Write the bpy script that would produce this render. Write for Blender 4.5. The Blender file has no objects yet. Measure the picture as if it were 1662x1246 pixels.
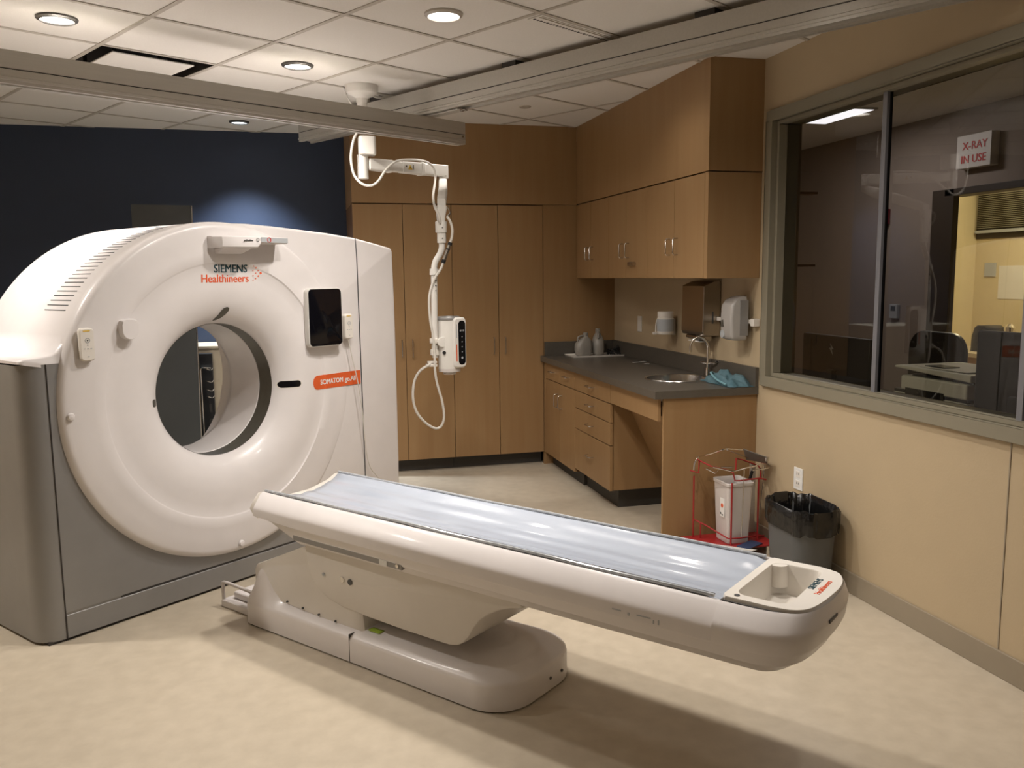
import bpy, bmesh, math, random
from math import sin, cos, pi, radians, sqrt, atan2
from mathutils import Vector, Matrix
random.seed(7)
SC = bpy.context.scene
COL = SC.collection

# ------------------------------------------------------------------ camera
W, H, F = 1662, 1246, 1370.0
YAW, PITCH, ROLL = radians(14.44), radians(7.335), radians(-0.62)
CAM = Vector((0, 0, 1.5))
fw = Vector((sin(YAW)*cos(PITCH), cos(YAW)*cos(PITCH), -sin(PITCH)))
_r = Vector((cos(YAW), -sin(YAW), 0)); _u = _r.cross(fw)
rt = cos(ROLL)*_r + sin(ROLL)*_u
up = -sin(ROLL)*_r + cos(ROLL)*_u
cd = bpy.data.cameras.new('camera'); cam = bpy.data.objects.new('camera', cd); COL.objects.link(cam)
cam.matrix_world = Matrix(((rt.x, up.x, -fw.x, CAM.x), (rt.y, up.y, -fw.y, CAM.y), (rt.z, up.z, -fw.z, CAM.z), (0, 0, 0, 1)))
cd.sensor_width = 36; cd.lens = F/W*36; cd.clip_start = .05
SC.camera = cam
# ------------------------------------------------------------------ exposure, world, lamps
SC.view_settings.view_transform = 'Standard'; SC.view_settings.look = 'None'
SC.view_settings.gamma = 1; SC.view_settings.use_curve_mapping = False
SC.view_settings.exposure = 0.2
wd = bpy.data.worlds.new('world'); SC.world = wd; wd.use_nodes = True
wd.node_tree.nodes['Background'].inputs[0].default_value = (.9, .8, .7, 1)
wd.node_tree.nodes['Background'].inputs[1].default_value = 0.01
CEIL = 2.625
LAMP_W = 100.0
LAMP_COL = (1.0, .93, .855)
WASH_COL = (.85, .92, 1.0)
# downlights (x, y, watts, colour)
TC = radians(59.53); CA = Vector((sin(TC), cos(TC), 0)); CB = Vector((cos(TC), -sin(TC), 0))
def ab(a, b, z=0): return CA*a + CB*b + Vector((0, 0, z))
LAMPS = [('near-left', -.936, 4.192, 1.0), ('arm', .078, 4.814, .95), ('mid', .684, 3.773, .9), ('wash', -.321, 6.591, 3.2)]
for x, y, k in ((1.11, 5.41, .16), (1.72, 4.37, .10), (.42, 3.25, .85), (1.52, 2.85, .6), (-2.0, 3.85, 1.35), (2.05, 1.95, .2), (-1.8, .4, .33)):  # unseen lamps placed to fit the floor light; the last is added fill
    LAMPS.append(('off', x, y, k))

# ------------------------------------------------------------------ helpers
MATS = {}
def ray(px, py): return fw + rt*((px-W/2)/F) - up*((py-H/2)/F)
def hit(px, py, n, d):
    q = ray(px, py); n = Vector(n); return CAM + q*((d-n.dot(CAM))/n.dot(q))
def hz(px, py, z): return hit(px, py, (0, 0, 1), z)
def hx(px, py, x): return hit(px, py, (1, 0, 0), x)
def hy(px, py, y): return hit(px, py, (0, 1, 0), y)

def rrect(w, h, r, n=5, cx=0, cy=0):
    out = []
    for (sx, sy, a0) in ((1, 1, 0), (-1, 1, pi/2), (-1, -1, pi), (1, -1, 3*pi/2)):
        for k in range(n+1):
            a = a0 + k/n*pi/2
            out.append((cx+sx*(w/2-r)+r*cos(a), cy+sy*(h/2-r)+r*sin(a)))
    return out
def catmull(P, n=8):
    P = [Vector(p) for p in P]; Q = [P[0]*2-P[1]] + P + [P[-1]*2-P[-2]]; out = []
    for i in range(1, len(Q)-2):
        a, b, c, d = Q[i-1:i+3]
        for k in range(n):
            t = k/n
            out.append(.5*((2*b)+(c-a)*t+(2*a-5*b+4*c-d)*t*t+(3*b-a-3*c+d)*t**3))
    out.append(P[-1]); return out
def ipol(x, T):
    if x <= T[0][0]: return T[0][1]
    for (a, va), (b, vb) in zip(T, T[1:]):
        if x <= b: return va + (vb-va)*(x-a)/(b-a)
    return T[-1][1]
def sm(x, a, b):
    t = max(0, min(1, (x-a)/(b-a))); return t*t*(3-2*t)

class MB:
    def __init__(s): s.bm = bmesh.new()
    def faces(s, V, Fs):
        vs = [s.bm.verts.new(v) for v in V]
        for f in Fs:
            try: s.bm.faces.new([vs[i] for i in f])
            except ValueError: pass
        return s
    def box(s, x0, x1, y0, y1, z0, z1, M=None):
        V = [Vector((x, y, z)) for x in (x0, x1) for y in (y0, y1) for z in (z0, z1)]
        if M: V = [M @ v for v in V]
        return s.faces(V, [(0, 1, 3, 2), (4, 6, 7, 5), (0, 4, 5, 1), (2, 3, 7, 6), (0, 2, 6, 4), (1, 5, 7, 3)])
    def loft(s, loops, closed=True, cap0=True, cap1=True):
        n = len(loops[0]); L = [[s.bm.verts.new(p) for p in lp] for lp in loops]
        for A, B in zip(L, L[1:]):
            for i in range(n if closed else n-1):
                j = (i+1) % n
                try: s.bm.faces.new((A[i], A[j], B[j], B[i]))
                except ValueError: pass
        if closed and cap0: s.bm.faces.new(L[0][::-1])
        if closed and cap1: s.bm.faces.new(L[-1])
        return s
    def cyl(s, p, q, r, r2=None, n=20, caps=True):
        p, q = Vector(p), Vector(q); r2 = r if r2 is None else r2
        d = (q-p).normalized(); a = d.orthogonal().normalized(); b = d.cross(a)
        mk = lambda c, R: [c+a*(R*cos(2*pi*k/n))+b*(R*sin(2*pi*k/n)) for k in range(n)]
        return s.loft([mk(p, r), mk(q, r2)], cap0=caps, cap1=caps)
    def tube(s, P, r, n=10, smooth=8):
        P = catmull(P, smooth) if smooth else [Vector(p) for p in P]
        loops = []; a = None
        for i, p in enumerate(P):
            d = (P[min(i+1, len(P)-1)]-P[max(i-1, 0)]).normalized()
            a = d.orthogonal().normalized() if a is None else (a-d*a.dot(d)).normalized()
            b = d.cross(a)
            loops.append([p+a*(r*cos(2*pi*k/n))+b*(r*sin(2*pi*k/n)) for k in range(n)])
        return s.loft(loops)
    def lathe(s, prof, c=(0, 0, 0), axis='z', n=32, caps=True):
        c = Vector(c); loops = []
        for r, h in prof:
            lp = []
            for k in range(n):
                a = 2*pi*k/n; x, y = r*cos(a), r*sin(a)
                lp.append(c+(Vector((x, y, h)) if axis == 'z' else Vector((x, h, y)) if axis == 'y' else Vector((h, x, y))))
            loops.append(lp)
        return s.loft(loops, cap0=caps, cap1=caps)
    def prism(s, poly, d0, d1, plane='xz'):
        f = {'xz': lambda p, d: (p[0], d, p[1]), 'yz': lambda p, d: (d, p[0], p[1]), 'xy': lambda p, d: (p[0], p[1], d)}[plane]
        return s.loft([[f(p, d0) for p in poly], [f(p, d1) for p in poly]])
    def mesh(s, name, inv=None, ang=35, smooth=True):
        bmesh.ops.remove_doubles(s.bm, verts=s.bm.verts, dist=1e-5)
        bmesh.ops.recalc_face_normals(s.bm, faces=s.bm.faces)
        if inv: s.bm.transform(inv)
        me = bpy.data.meshes.new(name); s.bm.to_mesh(me); s.bm.free()
        if smooth:
            me.shade_smooth(); me.set_sharp_from_angle(angle=radians(ang))
        return me
    def build(s, name, mat, parent=None, world=False, bevel=0, seg=2, ang=35, smooth=True, flip=False, solid=0, sub=0):
        inv = None
        if parent is not None and world: inv = frame(parent).inverted()
        me = s.mesh(name, inv, ang, smooth); o = bpy.data.objects.new(name, me); COL.objects.link(o)
        if parent is None:
            xs = [v.co for v in me.vertices]
            c = Vector(((min(v.x for v in xs)+max(v.x for v in xs))/2, (min(v.y for v in xs)+max(v.y for v in xs))/2, min(v.z for v in xs)))
            me.transform(Matrix.Translation(-c)); o.location = c
            MATS[o.name] = Matrix.Translation(c)
        else:
            o.parent = parent; MATS[o.name] = frame(parent)
        me.materials.append(mat)
        if flip: me.flip_normals()
        if solid:
            m = o.modifiers.new('s', 'SOLIDIFY'); m.thickness = solid; m.offset = 0
        if sub:
            m = o.modifiers.new('u', 'SUBSURF'); m.levels = sub; m.render_levels = sub
        if bevel:
            m = o.modifiers.new('b', 'BEVEL'); m.width = bevel; m.segments = seg; m.limit_method = 'ANGLE'; m.angle_limit = radians(30); m.harden_normals = True
        return o
def frame(o): return MATS[o.name]
def tag(o, label, cat=None, group=None, kind=None):
    if label: o['label'] = label
    if cat: o['category'] = cat
    if group: o['group'] = group
    if kind: o['kind'] = kind
    return o
def struct(o, label=None):
    o['kind'] = 'structure'
    if label: o['label'] = label
    return o
def thing(name, loc, label, cat, rz=0, group=None):
    o = bpy.data.objects.new(name, None); COL.objects.link(o); o.location = loc; o.rotation_euler = (0, 0, rz)
    o.empty_display_size = .1
    MATS[o.name] = Matrix.Translation(loc) @ Matrix.Rotation(rz, 4, 'Z')
    return tag(o, label, cat, group)
def carve(o, cutter):
    m = o.modifiers.new('c', 'BOOLEAN'); m.operation = 'DIFFERENCE'; m.object = cutter; m.solver = 'EXACT'
    bpy.context.view_layer.update()
    dg = bpy.context.evaluated_depsgraph_get()
    me = bpy.data.meshes.new_from_object(o.evaluated_get(dg)); o.modifiers.clear(); old = o.data; o.data = me; me.name = old.name
    bpy.data.objects.remove(cutter)
    return o
def text(name, s, size, mat, parent, M, bold=0, ext=.0004, align='LEFT', label=None, sx=1, warp=None):
    fat = bold; bold = 0
    cu = bpy.data.curves.new(name, 'FONT'); cu.body = s; cu.size = size; cu.extrude = ext; cu.offset = bold; cu.align_x = align
    cu.resolution_u = 3
    t = bpy.data.objects.new(name, cu); COL.objects.link(t); bpy.context.view_layer.update()
    me = bpy.data.meshes.new_from_object(t.evaluated_get(bpy.context.evaluated_depsgraph_get()))
    bpy.data.objects.remove(t)
    if fat:
        bm = bmesh.new()
        for d in (-fat, 0, fat):
            n = len(bm.verts); bm.from_mesh(me); bm.verts.ensure_lookup_table()
            for v_ in bm.verts[n:]: v_.co.x += d; v_.co.z += d*.08; v_.co.y += abs(d)*.25
        bm.to_mesh(me); bm.free()
    me.transform(M @ Matrix.Diagonal((sx, 1, 1, 1))); me.materials.clear(); me.materials.append(mat)
    if warp:
        for v_ in me.vertices: v_.co.y = -warp(v_.co.x, v_.co.z) + (v_.co.y - M.translation.y)
    o = bpy.data.objects.new(name, me); COL.objects.link(o); o.parent = parent; MATS[o.name] = frame(parent)
    if label: o['label'] = label
    return o

# ------------------------------------------------------------------ materials
def mat(name, col, rough=.5, metal=0, spec=.5, coat=0, coat_r=.1, noise=0, scale=(8, 8, 8), col2=None, bump=0, bscale=60, detail=3, trans=0, alpha=1, emit=None, es=0, co='Object', sss=0):
    m = bpy.data.materials.new(name); m.use_nodes = True; N = m.node_tree.nodes; L = m.node_tree.links
    b = N['Principled BSDF']; b.inputs['Roughness'].default_value = rough; b.inputs['Metallic'].default_value = metal
    b.inputs['Specular IOR Level'].default_value = spec; b.inputs['Coat Weight'].default_value = coat; b.inputs['Coat Roughness'].default_value = coat_r
    b.inputs['Transmission Weight'].default_value = trans; b.inputs['Alpha'].default_value = alpha
    c1 = (*col, 1); b.inputs['Base Color'].default_value = c1
    if emit: b.inputs['Emission Color'].default_value = (*emit, 1); b.inputs['Emission Strength'].default_value = es
    tc = N.new('ShaderNodeTexCoord'); mp = N.new('ShaderNodeMapping'); mp.inputs['Scale'].default_value = scale; L.new(tc.outputs[co], mp.inputs[0])
    nz = N.new('ShaderNodeTexNoise'); nz.inputs['Scale'].default_value = 1; nz.inputs['Detail'].default_value = detail; L.new(mp.outputs[0], nz.inputs[0])
    cr = N.new('ShaderNodeValToRGB'); cr.color_ramp.elements[0].position = .3; cr.color_ramp.elements[1].position = .7
    c2 = col2 or tuple(c*(1-(noise or .04)) for c in col)
    cr.color_ramp.elements[0].color = (*c2, 1); cr.color_ramp.elements[1].color = c1
    L.new(nz.outputs[0], cr.inputs[0]); L.new(cr.outputs[0], b.inputs['Base Color'])
    if bump:
        n2 = N.new('ShaderNodeTexNoise'); n2.inputs['Scale'].default_value = bscale; n2.inputs['Detail'].default_value = 4; L.new(tc.outputs[co], n2.inputs[0])
        bp = N.new('ShaderNodeBump'); bp.inputs['Strength'].default_value = bump; bp.inputs['Distance'].default_value = .01
        L.new(n2.outputs[0], bp.inputs['Height']); L.new(bp.outputs[0], b.inputs['Normal'])
    return m
M_white = mat('white_plastic', (.78, .745, .74), .34, coat=.15)
M_white2 = mat('cream_plastic', (.74, .72, .68), .4)
M_shade = mat('shaded_white_plastic', (.70, .66, .61), .42)  # white plastic toned down, shade under the table put into its colour
M_silver = mat('silver_paint', (.30, .295, .29), .42, metal=.35, noise=.06)
M_dark = mat('dark_slot', (.035, .03, .028), .5)
M_band = mat('scan_window', (.09, .085, .07), .35, noise=.2, scale=(30, 30, 30))
M_black = mat('black_plastic', (.012, .012, .013), .35)
M_glassb = mat('black_glass', (.004, .004, .006), .08, spec=.4)
M_orange = mat('orange_label', (.72, .12, .03), .45)
M_teal = mat('petrol_ink', (.006, .055, .075), .5)
M_orangeink = mat('orange_ink', (.75, .11, .03), .5)
M_grylab = mat('grey_label', (.42, .44, .46), .4)
M_ink = mat('ink', (.08, .08, .08), .5)
M_red = mat('red_ink', (.6, .04, .03), .5)
M_yel = mat('yellow_label', (.75, .5, .05), .5)
M_green = mat('green_label', (.35, .5, .05), .5)
M_whitelab = mat('white_label', (.8, .8, .78), .5)
M_vinyl = mat('blue_grey_vinyl', (.44, .49, .58), .28, coat=.8, coat_r=.10, noise=.10, scale=(14, 2, 6), bump=.25, bscale=9)
M_clear = mat('clear_plastic_edge', (.5, .53, .57), .15, coat=1, coat_r=.05, noise=.3, scale=(20, 60, 20))
M_wood = mat('maple_veneer', (.33, .205, .098), .42, spec=.3, col2=(.305, .18, .082), scale=(22, 22, 1.6), detail=6)
M_woodd = mat('maple_edge', (.16, .08, .035), .6)
M_counter = mat('grey_laminate', (.10, .088, .072), .38, noise=.12, scale=(60, 60, 60))
M_toe = mat('dark_toe_kick', (.06, .055, .048), .6)
M_floor = mat('beige_linoleum', (.56, .49, .385), .36, spec=.4, col2=(.49, .425, .33), scale=(15, 15, 15), detail=9, bump=.03, bscale=30, co='Object')
M_wall = mat('tan_paint', (.50, .395, .255), .6, noise=.03, bump=.05, bscale=120)
M_blue = mat('navy_paint', (.022, .036, .072), .55, noise=.05, bump=.05, bscale=120)
M_ceil = mat('ceiling_tile', (.80, .775, .74), .9, noise=.04, scale=(120, 120, 120), bump=.15, bscale=250)
M_grid = mat('ceiling_grid_metal', (.50, .46, .41), .5)
M_base = mat('baseboard_vinyl', (.31, .26, .19), .5)
M_frame = mat('window_frame_paint', (.25, .225, .165), .45)
M_mull = mat('mullion_metal', (.22, .22, .24), .4, metal=.3)
M_alu = mat('brushed_aluminium', (.55, .53, .49), .42, metal=.5, noise=.06, scale=(3, 90, 90))
M_steel = mat('stainless', (.6, .58, .55), .22, metal=1)
M_towel = mat('stainless_dark', (.42, .38, .33), .25, metal=1)
M_chrome = mat('chrome', (.8, .78, .75), .1, metal=1)
M_bin = mat('grey_bin_plastic', (.10, .105, .108), .5)
M_bag = mat('black_bag', (.006, .006, .006), .18, bump=.7, bscale=18)
M_redp = mat('red_powder_coat', (.33, .018, .02), .4)
M_tote = mat('frosted_plastic', (.62, .58, .56), .4, sss=0)
M_plate = mat('white_plate', (.78, .74, .68), .4)
M_scrub = mat('teal_fabric', (.11, .19, .22), .85, bump=.4, bscale=40, col2=(.05, .12, .15), scale=(15, 15, 15))
M_paper = mat('white_paper', (.75, .73, .70), .7)
M_jug = mat('hazy_plastic', (.30, .28, .25), .35)
M_shield = mat('grey_shield', (.055, .058, .058), .35, noise=.15, scale=(2, 2, 3))
M_cream = mat('cream_laminate', (.50, .43, .32), .5)
M_printer = mat('printer_white', (.60, .60, .55), .45)
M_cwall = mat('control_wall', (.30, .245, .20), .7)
M_cdark = mat('door_frame_brown', (.05, .035, .022), .5)
M_cream2 = mat('cream_paint', (.66, .56, .36), .6)
M_cable = mat('cable_white', (.66, .63, .58), .4)
M_lens = mat('lamp_lens', (.9, .9, .9), .4, emit=(1, .93, .84), es=9)
M_lensw = mat('lamp_lens_cool', (.9, .9, .9), .4, emit=(.85, .93, 1), es=5)
M_lensd = mat('lamp_lens_warm', (.9, .9, .9), .4, emit=(1, .95, .88), es=6)
M_trimb = mat('lamp_trim_dark', (.05, .045, .04), .4)
M_trim = mat('lamp_trim', (.5, .46, .41), .4)
M_troff = mat('troffer_diffuser', (.8, .8, .8), .5, emit=(.85, .85, 1), es=1.3)
M_bright = mat('bright_panel', (.9, .9, .8), .5, emit=(1, .92, .68), es=5.0)
M_blind = mat('blind_slat', (.7, .66, .5), .5)
# window glass: clear pane with its own fresnel reflection
M_pane = bpy.data.materials.new('window_glass'); M_pane.use_nodes = True
_n = M_pane.node_tree.nodes; _l = M_pane.node_tree.links; _n.clear()
_o = _n.new('ShaderNodeOutputMaterial'); _mx = _n.new('ShaderNodeMixShader'); _t = _n.new('ShaderNodeBsdfTransparent'); _g = _n.new('ShaderNodeBsdfGlossy')
_fr = _n.new('ShaderNodeFresnel'); _fr.inputs[0].default_value = 1.52; _t.inputs[0].default_value = (.80, .78, .68, 1); _g.inputs['Roughness'].default_value = .01
_l.new(_fr.outputs[0], _mx.inputs[0]); _l.new(_t.outputs[0], _mx.inputs[1]); _l.new(_g.outputs[0], _mx.inputs[2]); _l.new(_mx.outputs[0], _o.inputs[0])

# ------------------------------------------------------------------ room shell
X0, X1, Y0, YB, YC = -3.0, 2.49, -1.2, 7.03, 6.37      # left, right wall, rear, blue wall, cabinet face
struct(MB().box(X0-.1, 7.3, Y0-.1, 7.5, -.05, 0).build('floor', M_floor, smooth=False), 'beige marbled sheet floor')
struct(MB().box(X0-.1, 2.75, YB, YB+.1, 0, 3).build('wall_back', M_blue, smooth=False), 'navy painted wall behind the scanner')
struct(MB().box(X0-.1, X0, Y0, YB, 0, 3).build('wall_left', M_wall, smooth=False))
struct(MB().box(X0, X1+.2, Y0-.1, Y0, 0, 3).build('wall_rear', M_wall, smooth=False))
WY0, WY1, WZ0, WZ1 = .9, 4.125, .885, 2.344
b = MB(); b.box(X1, X1+.14, Y0, YB, 0, WZ0); b.box(X1, X1+.14, Y0, YB, WZ1, 3); b.box(X1, X1+.14, WY1, YB, WZ0, WZ1); b.box(X1, X1+.14, Y0, WY0, WZ0, WZ1)
struct(b.build('wall_right', M_wall, smooth=False), 'tan wall with the long observation window')
b = MB(); b.box(X1-.003, X1+.001, 2.445, 2.45, .1, .885)
struct(b.build('trim_1', M_base, smooth=False))
struct(MB().box(X1-.012, X1, Y0, 4.17, 0, .1).build('baseboard_right', M_base, bevel=.003))
# window: frame, panes, mullions
wt = thing('window_1', (X1, (WY0+WY1)/2, WZ0), None, None); wt['kind'] = 'structure'; wt['label'] = 'long observation window into the control room'
b = MB()
def ring_yz(b, y0, y1, z0, z1, t, xa, xb):
    b.box(xa, xb, y0, y1, z0, z0+t); b.box(xa, xb, y0, y1, z1-t, z1); b.box(xa, xb, y0, y0+t, z0+t, z1-t); b.box(xa, xb, y1-t, y1, z0+t, z1-t)
ring_yz(b, WY0, WY1, WZ0, WZ1, .055, X1-.022, X1+.16)
ring_yz(b, WY0+.055, WY1-.055, WZ0+.055, WZ1-.055, .02, X1+.012, X1+.13)
b.build('window_frame', M_frame, wt, world=True, bevel=.003)
GY = (4.05, 3.262, 2.46, 1.66, .975)
for k, y in enumerate(GY[1:-1]):
    MB().box(X1+.036, X1+.052, y-.014, y+.014, WZ0+.06, WZ1-.06).build('mullion', M_mull, wt, world=True, bevel=.002)
    MB().box(X1+.053, X1+.068, y-.012, y+.012, WZ0+.06, WZ1-.06).build('mullion_seal', M_black, wt, world=True)
for k in range(4):
    b = MB(); b.faces([(X1+.06, GY[k], WZ0+.06), (X1+.06, GY[k+1], WZ0+.06), (X1+.06, GY[k+1], WZ1-.06), (X1+.06, GY[k], WZ1-.06)], [(0, 1, 2, 3)])
    b.build('pane', M_pane, wt, world=True, smooth=False)

# ceiling tiles: one plane of 0.593 m cells laid 59.5 degrees across the room, one cell left open for the air diffuser
CELL = .594; A0, B0 = 2.79, -3.2
def cline_a(k): return A0+CELL*k
def cline_b(k): return B0+CELL*k
b = MB(); vv = {}
def gv(i, j):
    if (i, j) not in vv: vv[i, j] = b.bm.verts.new(ab(cline_a(i), cline_b(j), CEIL))
    return vv[i, j]
HOLE = (-2, -3)
for i in range(-14, 9):
    for j in range(-11, 9):
        if (i, j) == HOLE: continue
        b.bm.faces.new((gv(i, j), gv(i+1, j), gv(i+1, j+1), gv(i, j+1)))
def clip(bm):
    for co, no in (((X0, 0, 0), (-1, 0, 0)), ((X1, 0, 0), (1, 0, 0)), ((0, Y0, 0), (0, -1, 0)), ((0, YB, 0), (0, 1, 0))):
        bmesh.ops.bisect_plane(bm, geom=bm.verts[:]+bm.edges[:]+bm.faces[:], plane_co=co, plane_no=no, clear_outer=True)
clip(b.bm)
struct(b.build('ceiling', M_ceil, smooth=False), 'white acoustic tile ceiling laid on the diagonal')
b = MB(); FR = Matrix.Rotation(pi/2-TC, 4, 'Z')      # frame with x along CA, y along -CB
for i in range(-14, 9):
    a = cline_a(i); b.box(a-.011, a+.011, -cline_b(9), -cline_b(-11), CEIL-.004, CEIL-.0005, FR)
for j in range(-11, 9):
    y = -cline_b(j); b.box(cline_a(-14), cline_a(9), y-.011, y+.011, CEIL-.0045, CEIL-.001, FR)
clip(b.bm)
struct(b.build('trim_2', M_grid, smooth=False), 'metal ceiling grid')
# roof deck above so nothing leaks in
struct(MB().box(X0-.1, 7.3, Y0-.1, 7.5, 2.98, 3.05).build('ceiling_deck', M_dark, smooth=False))
# air diffuser in the open cell
c = ab(cline_a(HOLE[0])+CELL/2, cline_b(HOLE[1])+CELL/2, CEIL)
dt = thing('air_diffuser', c-Vector((0, 0, .02)), 'square white air diffuser plate in a dark recess above the left rail', 'air vent', pi/2-TC)
h = CELL/2-.012
b = MB()
for s in ((-h, -h, h, -h), (h, -h, h, h), (h, h, -h, h), (-h, h, -h, -h)):
    b.faces([(s[0], s[1], .0185), (s[2], s[3], .0185), (s[2], s[3], .20), (s[0], s[1], .20)], [(0, 1, 2, 3)])
b.faces([(-h, -h, .2), (h, -h, .2), (h, h, .2), (-h, h, .2)], [(0, 1, 2, 3)])
b.build('recess_box', M_dark, dt, smooth=False)
b = MB(); q = h-.075; b.prism([(-q, -q), (q, -q), (q, q), (-q, q)], .012, .02, 'xy'); b.build('plaque', M_ceil, dt, bevel=.003)
for sx in (-.2, .2):
    for sy in (-.2, .2): MB().box(sx-.01, sx+.01, sy-.004, sy+.004, .02, .2).build('hanger', M_steel, dt)
# linear slot vent
sv = thing('slot_vent', ab(3.1, -2.66, CEIL-.006), 'long slotted air vent along a tile edge near the right rail', 'air vent', pi/2-TC)
MB().box(-.28, .28, -.045, .045, 0, .005).build('vent_frame', M_ceil, sv)
b = MB()
for k in range(26): b.box(-.27+k*.021, -.258+k*.021, .012, .024, -.001, .003)
b.build('slot_row', M_dark, sv)
b = MB(); b.box(-.27, .27, -.02, -.012, -.001, .003); b.box(-.27, .27, -.034, -.03, -.001, .003); b.build('slot_line', M_base, sv)

# ------------------------------------------------------------------ downlights
LAB = {'near-left': 'recessed ceiling downlight with dark trim ring, above the far left of the left rail', 'arm': 'recessed ceiling downlight with dark trim ring, nearest the hanging arm mount',
       'mid': 'recessed ceiling downlight with pale lens at the top middle of the room', 'wash': 'small downlight close to the navy wall'}
for nm, x, y, k in LAMPS:
    ld = bpy.data.lights.new('downlight_lamp', 'SPOT'); ld.energy = LAMP_W*k; ld.color = WASH_COL if nm == 'wash' else LAMP_COL
    ld.spot_size = radians(152 if nm != 'wash' else 96); ld.spot_blend = .9; ld.shadow_soft_size = .06
    lo = bpy.data.objects.new('downlight_lamp', ld); COL.objects.link(lo)
    if nm == 'off':
        t = thing('downlight', (x, y, CEIL-.012), 'unseen ceiling downlight out of the picture, placed to fit and fill the room light', 'ceiling light', group='downlights beyond the picture')
    else: t = thing('downlight', (x, y, CEIL-.012), LAB[nm], 'ceiling light')
    lo.parent = t; lo.location = (0, 0, -.012)
    R = .083 if nm != 'wash' else .07
    MB().lathe([(R*.82, .001), (R*.84, -.004), (R, .004), (R*1.02, .011), (R*.86, .011), (R*.82, .001)], n=40, caps=False).build('trim_ring', M_trimb if nm in ('near-left', 'arm', 'wash') else M_trim, t)
    MB().lathe([(0.001, .004), (R*.84, .006), (R*.84, .009), (.001, .009)], n=40, caps=False).build('lens', {'wash': M_lensw, 'mid': M_lensd}.get(nm, M_lens), t)
p = hz(852, 173, CEIL)
tag(MB().lathe([(.001, -.008), (.035, -.008), (.042, -.003), (.042, 0), (.001, 0)], (p.x, p.y, CEIL), n=28, caps=False).build('sprinkler_cover', M_trim), 'small round grey cover disc in the ceiling beyond the right rail', 'sprinkler cover')

# ------------------------------------------------------------------ overhead rails
def rail(name, label, a0, a1, y0, y1, z0, z1, loc):
    t = thing(name, loc, label, 'ceiling rail', pi/2-TC)
    I = frame(t).inverted() @ FR
    h = z1-z0; w = y1-y0
    along = abs(a1-a0) > abs(y1-y0)
    # profile in the cross direction with grooves on both sides
    return t, I
z1, z0 = 2.435, 2.302
loc = ab(1.5, -4.02, z0)
t1 = thing('overhead_rail', loc, 'aluminium overhead rail crossing at left, lower one, in front of the arm', 'ceiling rail', pi/2-TC)
def prof_beam(w, h):
    g = .004
    P = [(-w/2, 0), (-w/2+.02, 0), (-w/2+.02, .012), (w/2-.02, .012), (w/2-.02, 0), (w/2, 0), (w/2, .012), (w/2+.006, .014), (w/2+.006, .024), (w/2, .028), (w/2, h*.42), (w/2-g, h*.43), (w/2-g, h*.45), (w/2, h*.46), (w/2, h)]
    P += [(-w/2, h), (-w/2, h*.46), (-w/2+g, h*.45), (-w/2+g, h*.43), (-w/2, h*.42), (-w/2, .028), (-w/2-.006, .024), (-w/2-.006, .014), (-w/2, .012)]
    return P
# local x along CA (dist a), local y = -b
PB = prof_beam(.072, z1-z0)
L0 = 1.5-(-1.9); L1 = 3.585-1.5
def bloft(PB, xs, off=0): return [[(x, p[0]+off, p[1]) for p in PB] for x in xs]
MB().loft(bloft(PB, (-L0, L1))).build('rail_body', M_alu, t1, ang=20)
b = MB(); g = z1-z0
for s in (-1, 1): b.box(-L0, L1, s*(.0325)-.0015, s*(.0325)+.0015, g*.43, g*.45)
b.build('rail_groove', M_dark, t1)
MB().box(L1, L1+.003, -.037, .037, .001, g).build('end_cap', M_alu, t1)
MB().cyl((L1-.02, -.0362, .045), (L1-.02, -.042, .045), .006).build('end_screw', M_steel, t1)
# right rail just under the ceiling, parallel to CB
z1, z0 = 2.592, 2.447
loc = ab(3.325, -2.5, z0)
t2 = thing('overhead_rail', loc, 'aluminium overhead rail running up to the top right under the ceiling', 'ceiling rail', pi/2-TC)
PB = prof_beam(.11, z1-z0)
L0y, L1y = -(-5.38)-2.5, (-.35)+2.5     # local y = -b : from b=-.35 to b=-5.38
MB().loft([[(p[0], y, p[1]) for p in PB] for y in (-(L1y), L0y)]).build('rail_body', M_alu, t2, ang=20)
b = MB(); g = z1-z0
for s in (-1, 1): b.box(s*.0515-.0015, s*.0515+.0015, -L1y, L0y, g*.43, g*.45)
b.build('rail_groove', M_dark, t2)
for y in (-1.6, -.4, .8, 2.0): MB().box(-.035, .035, y-.05, y+.05, g, g+.032).build('ceiling_bracket', M_dark, t2)
# trolley joining the two rails
jc = ab(3.325, -4.05, 2.435)
tr = thing('rail_trolley', jc, 'metal trolley clamp where the two overhead rails cross', 'rail trolley', pi/2-TC)
MB().box(-.03, .03, -.33, .05, .0015, .0105).build('trolley_plate', M_alu, tr, bevel=.002)
b = MB(); b.cyl((.0, -.33, .005), (0, -.36, .005), .006); b.cyl((-.03, -.345, .005), (.03, -.345, .005), .004); b.cyl((0, -.335, -.004), (0, -.335, .011), .011); b.build('trolley_knob', M_steel, tr)

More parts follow.
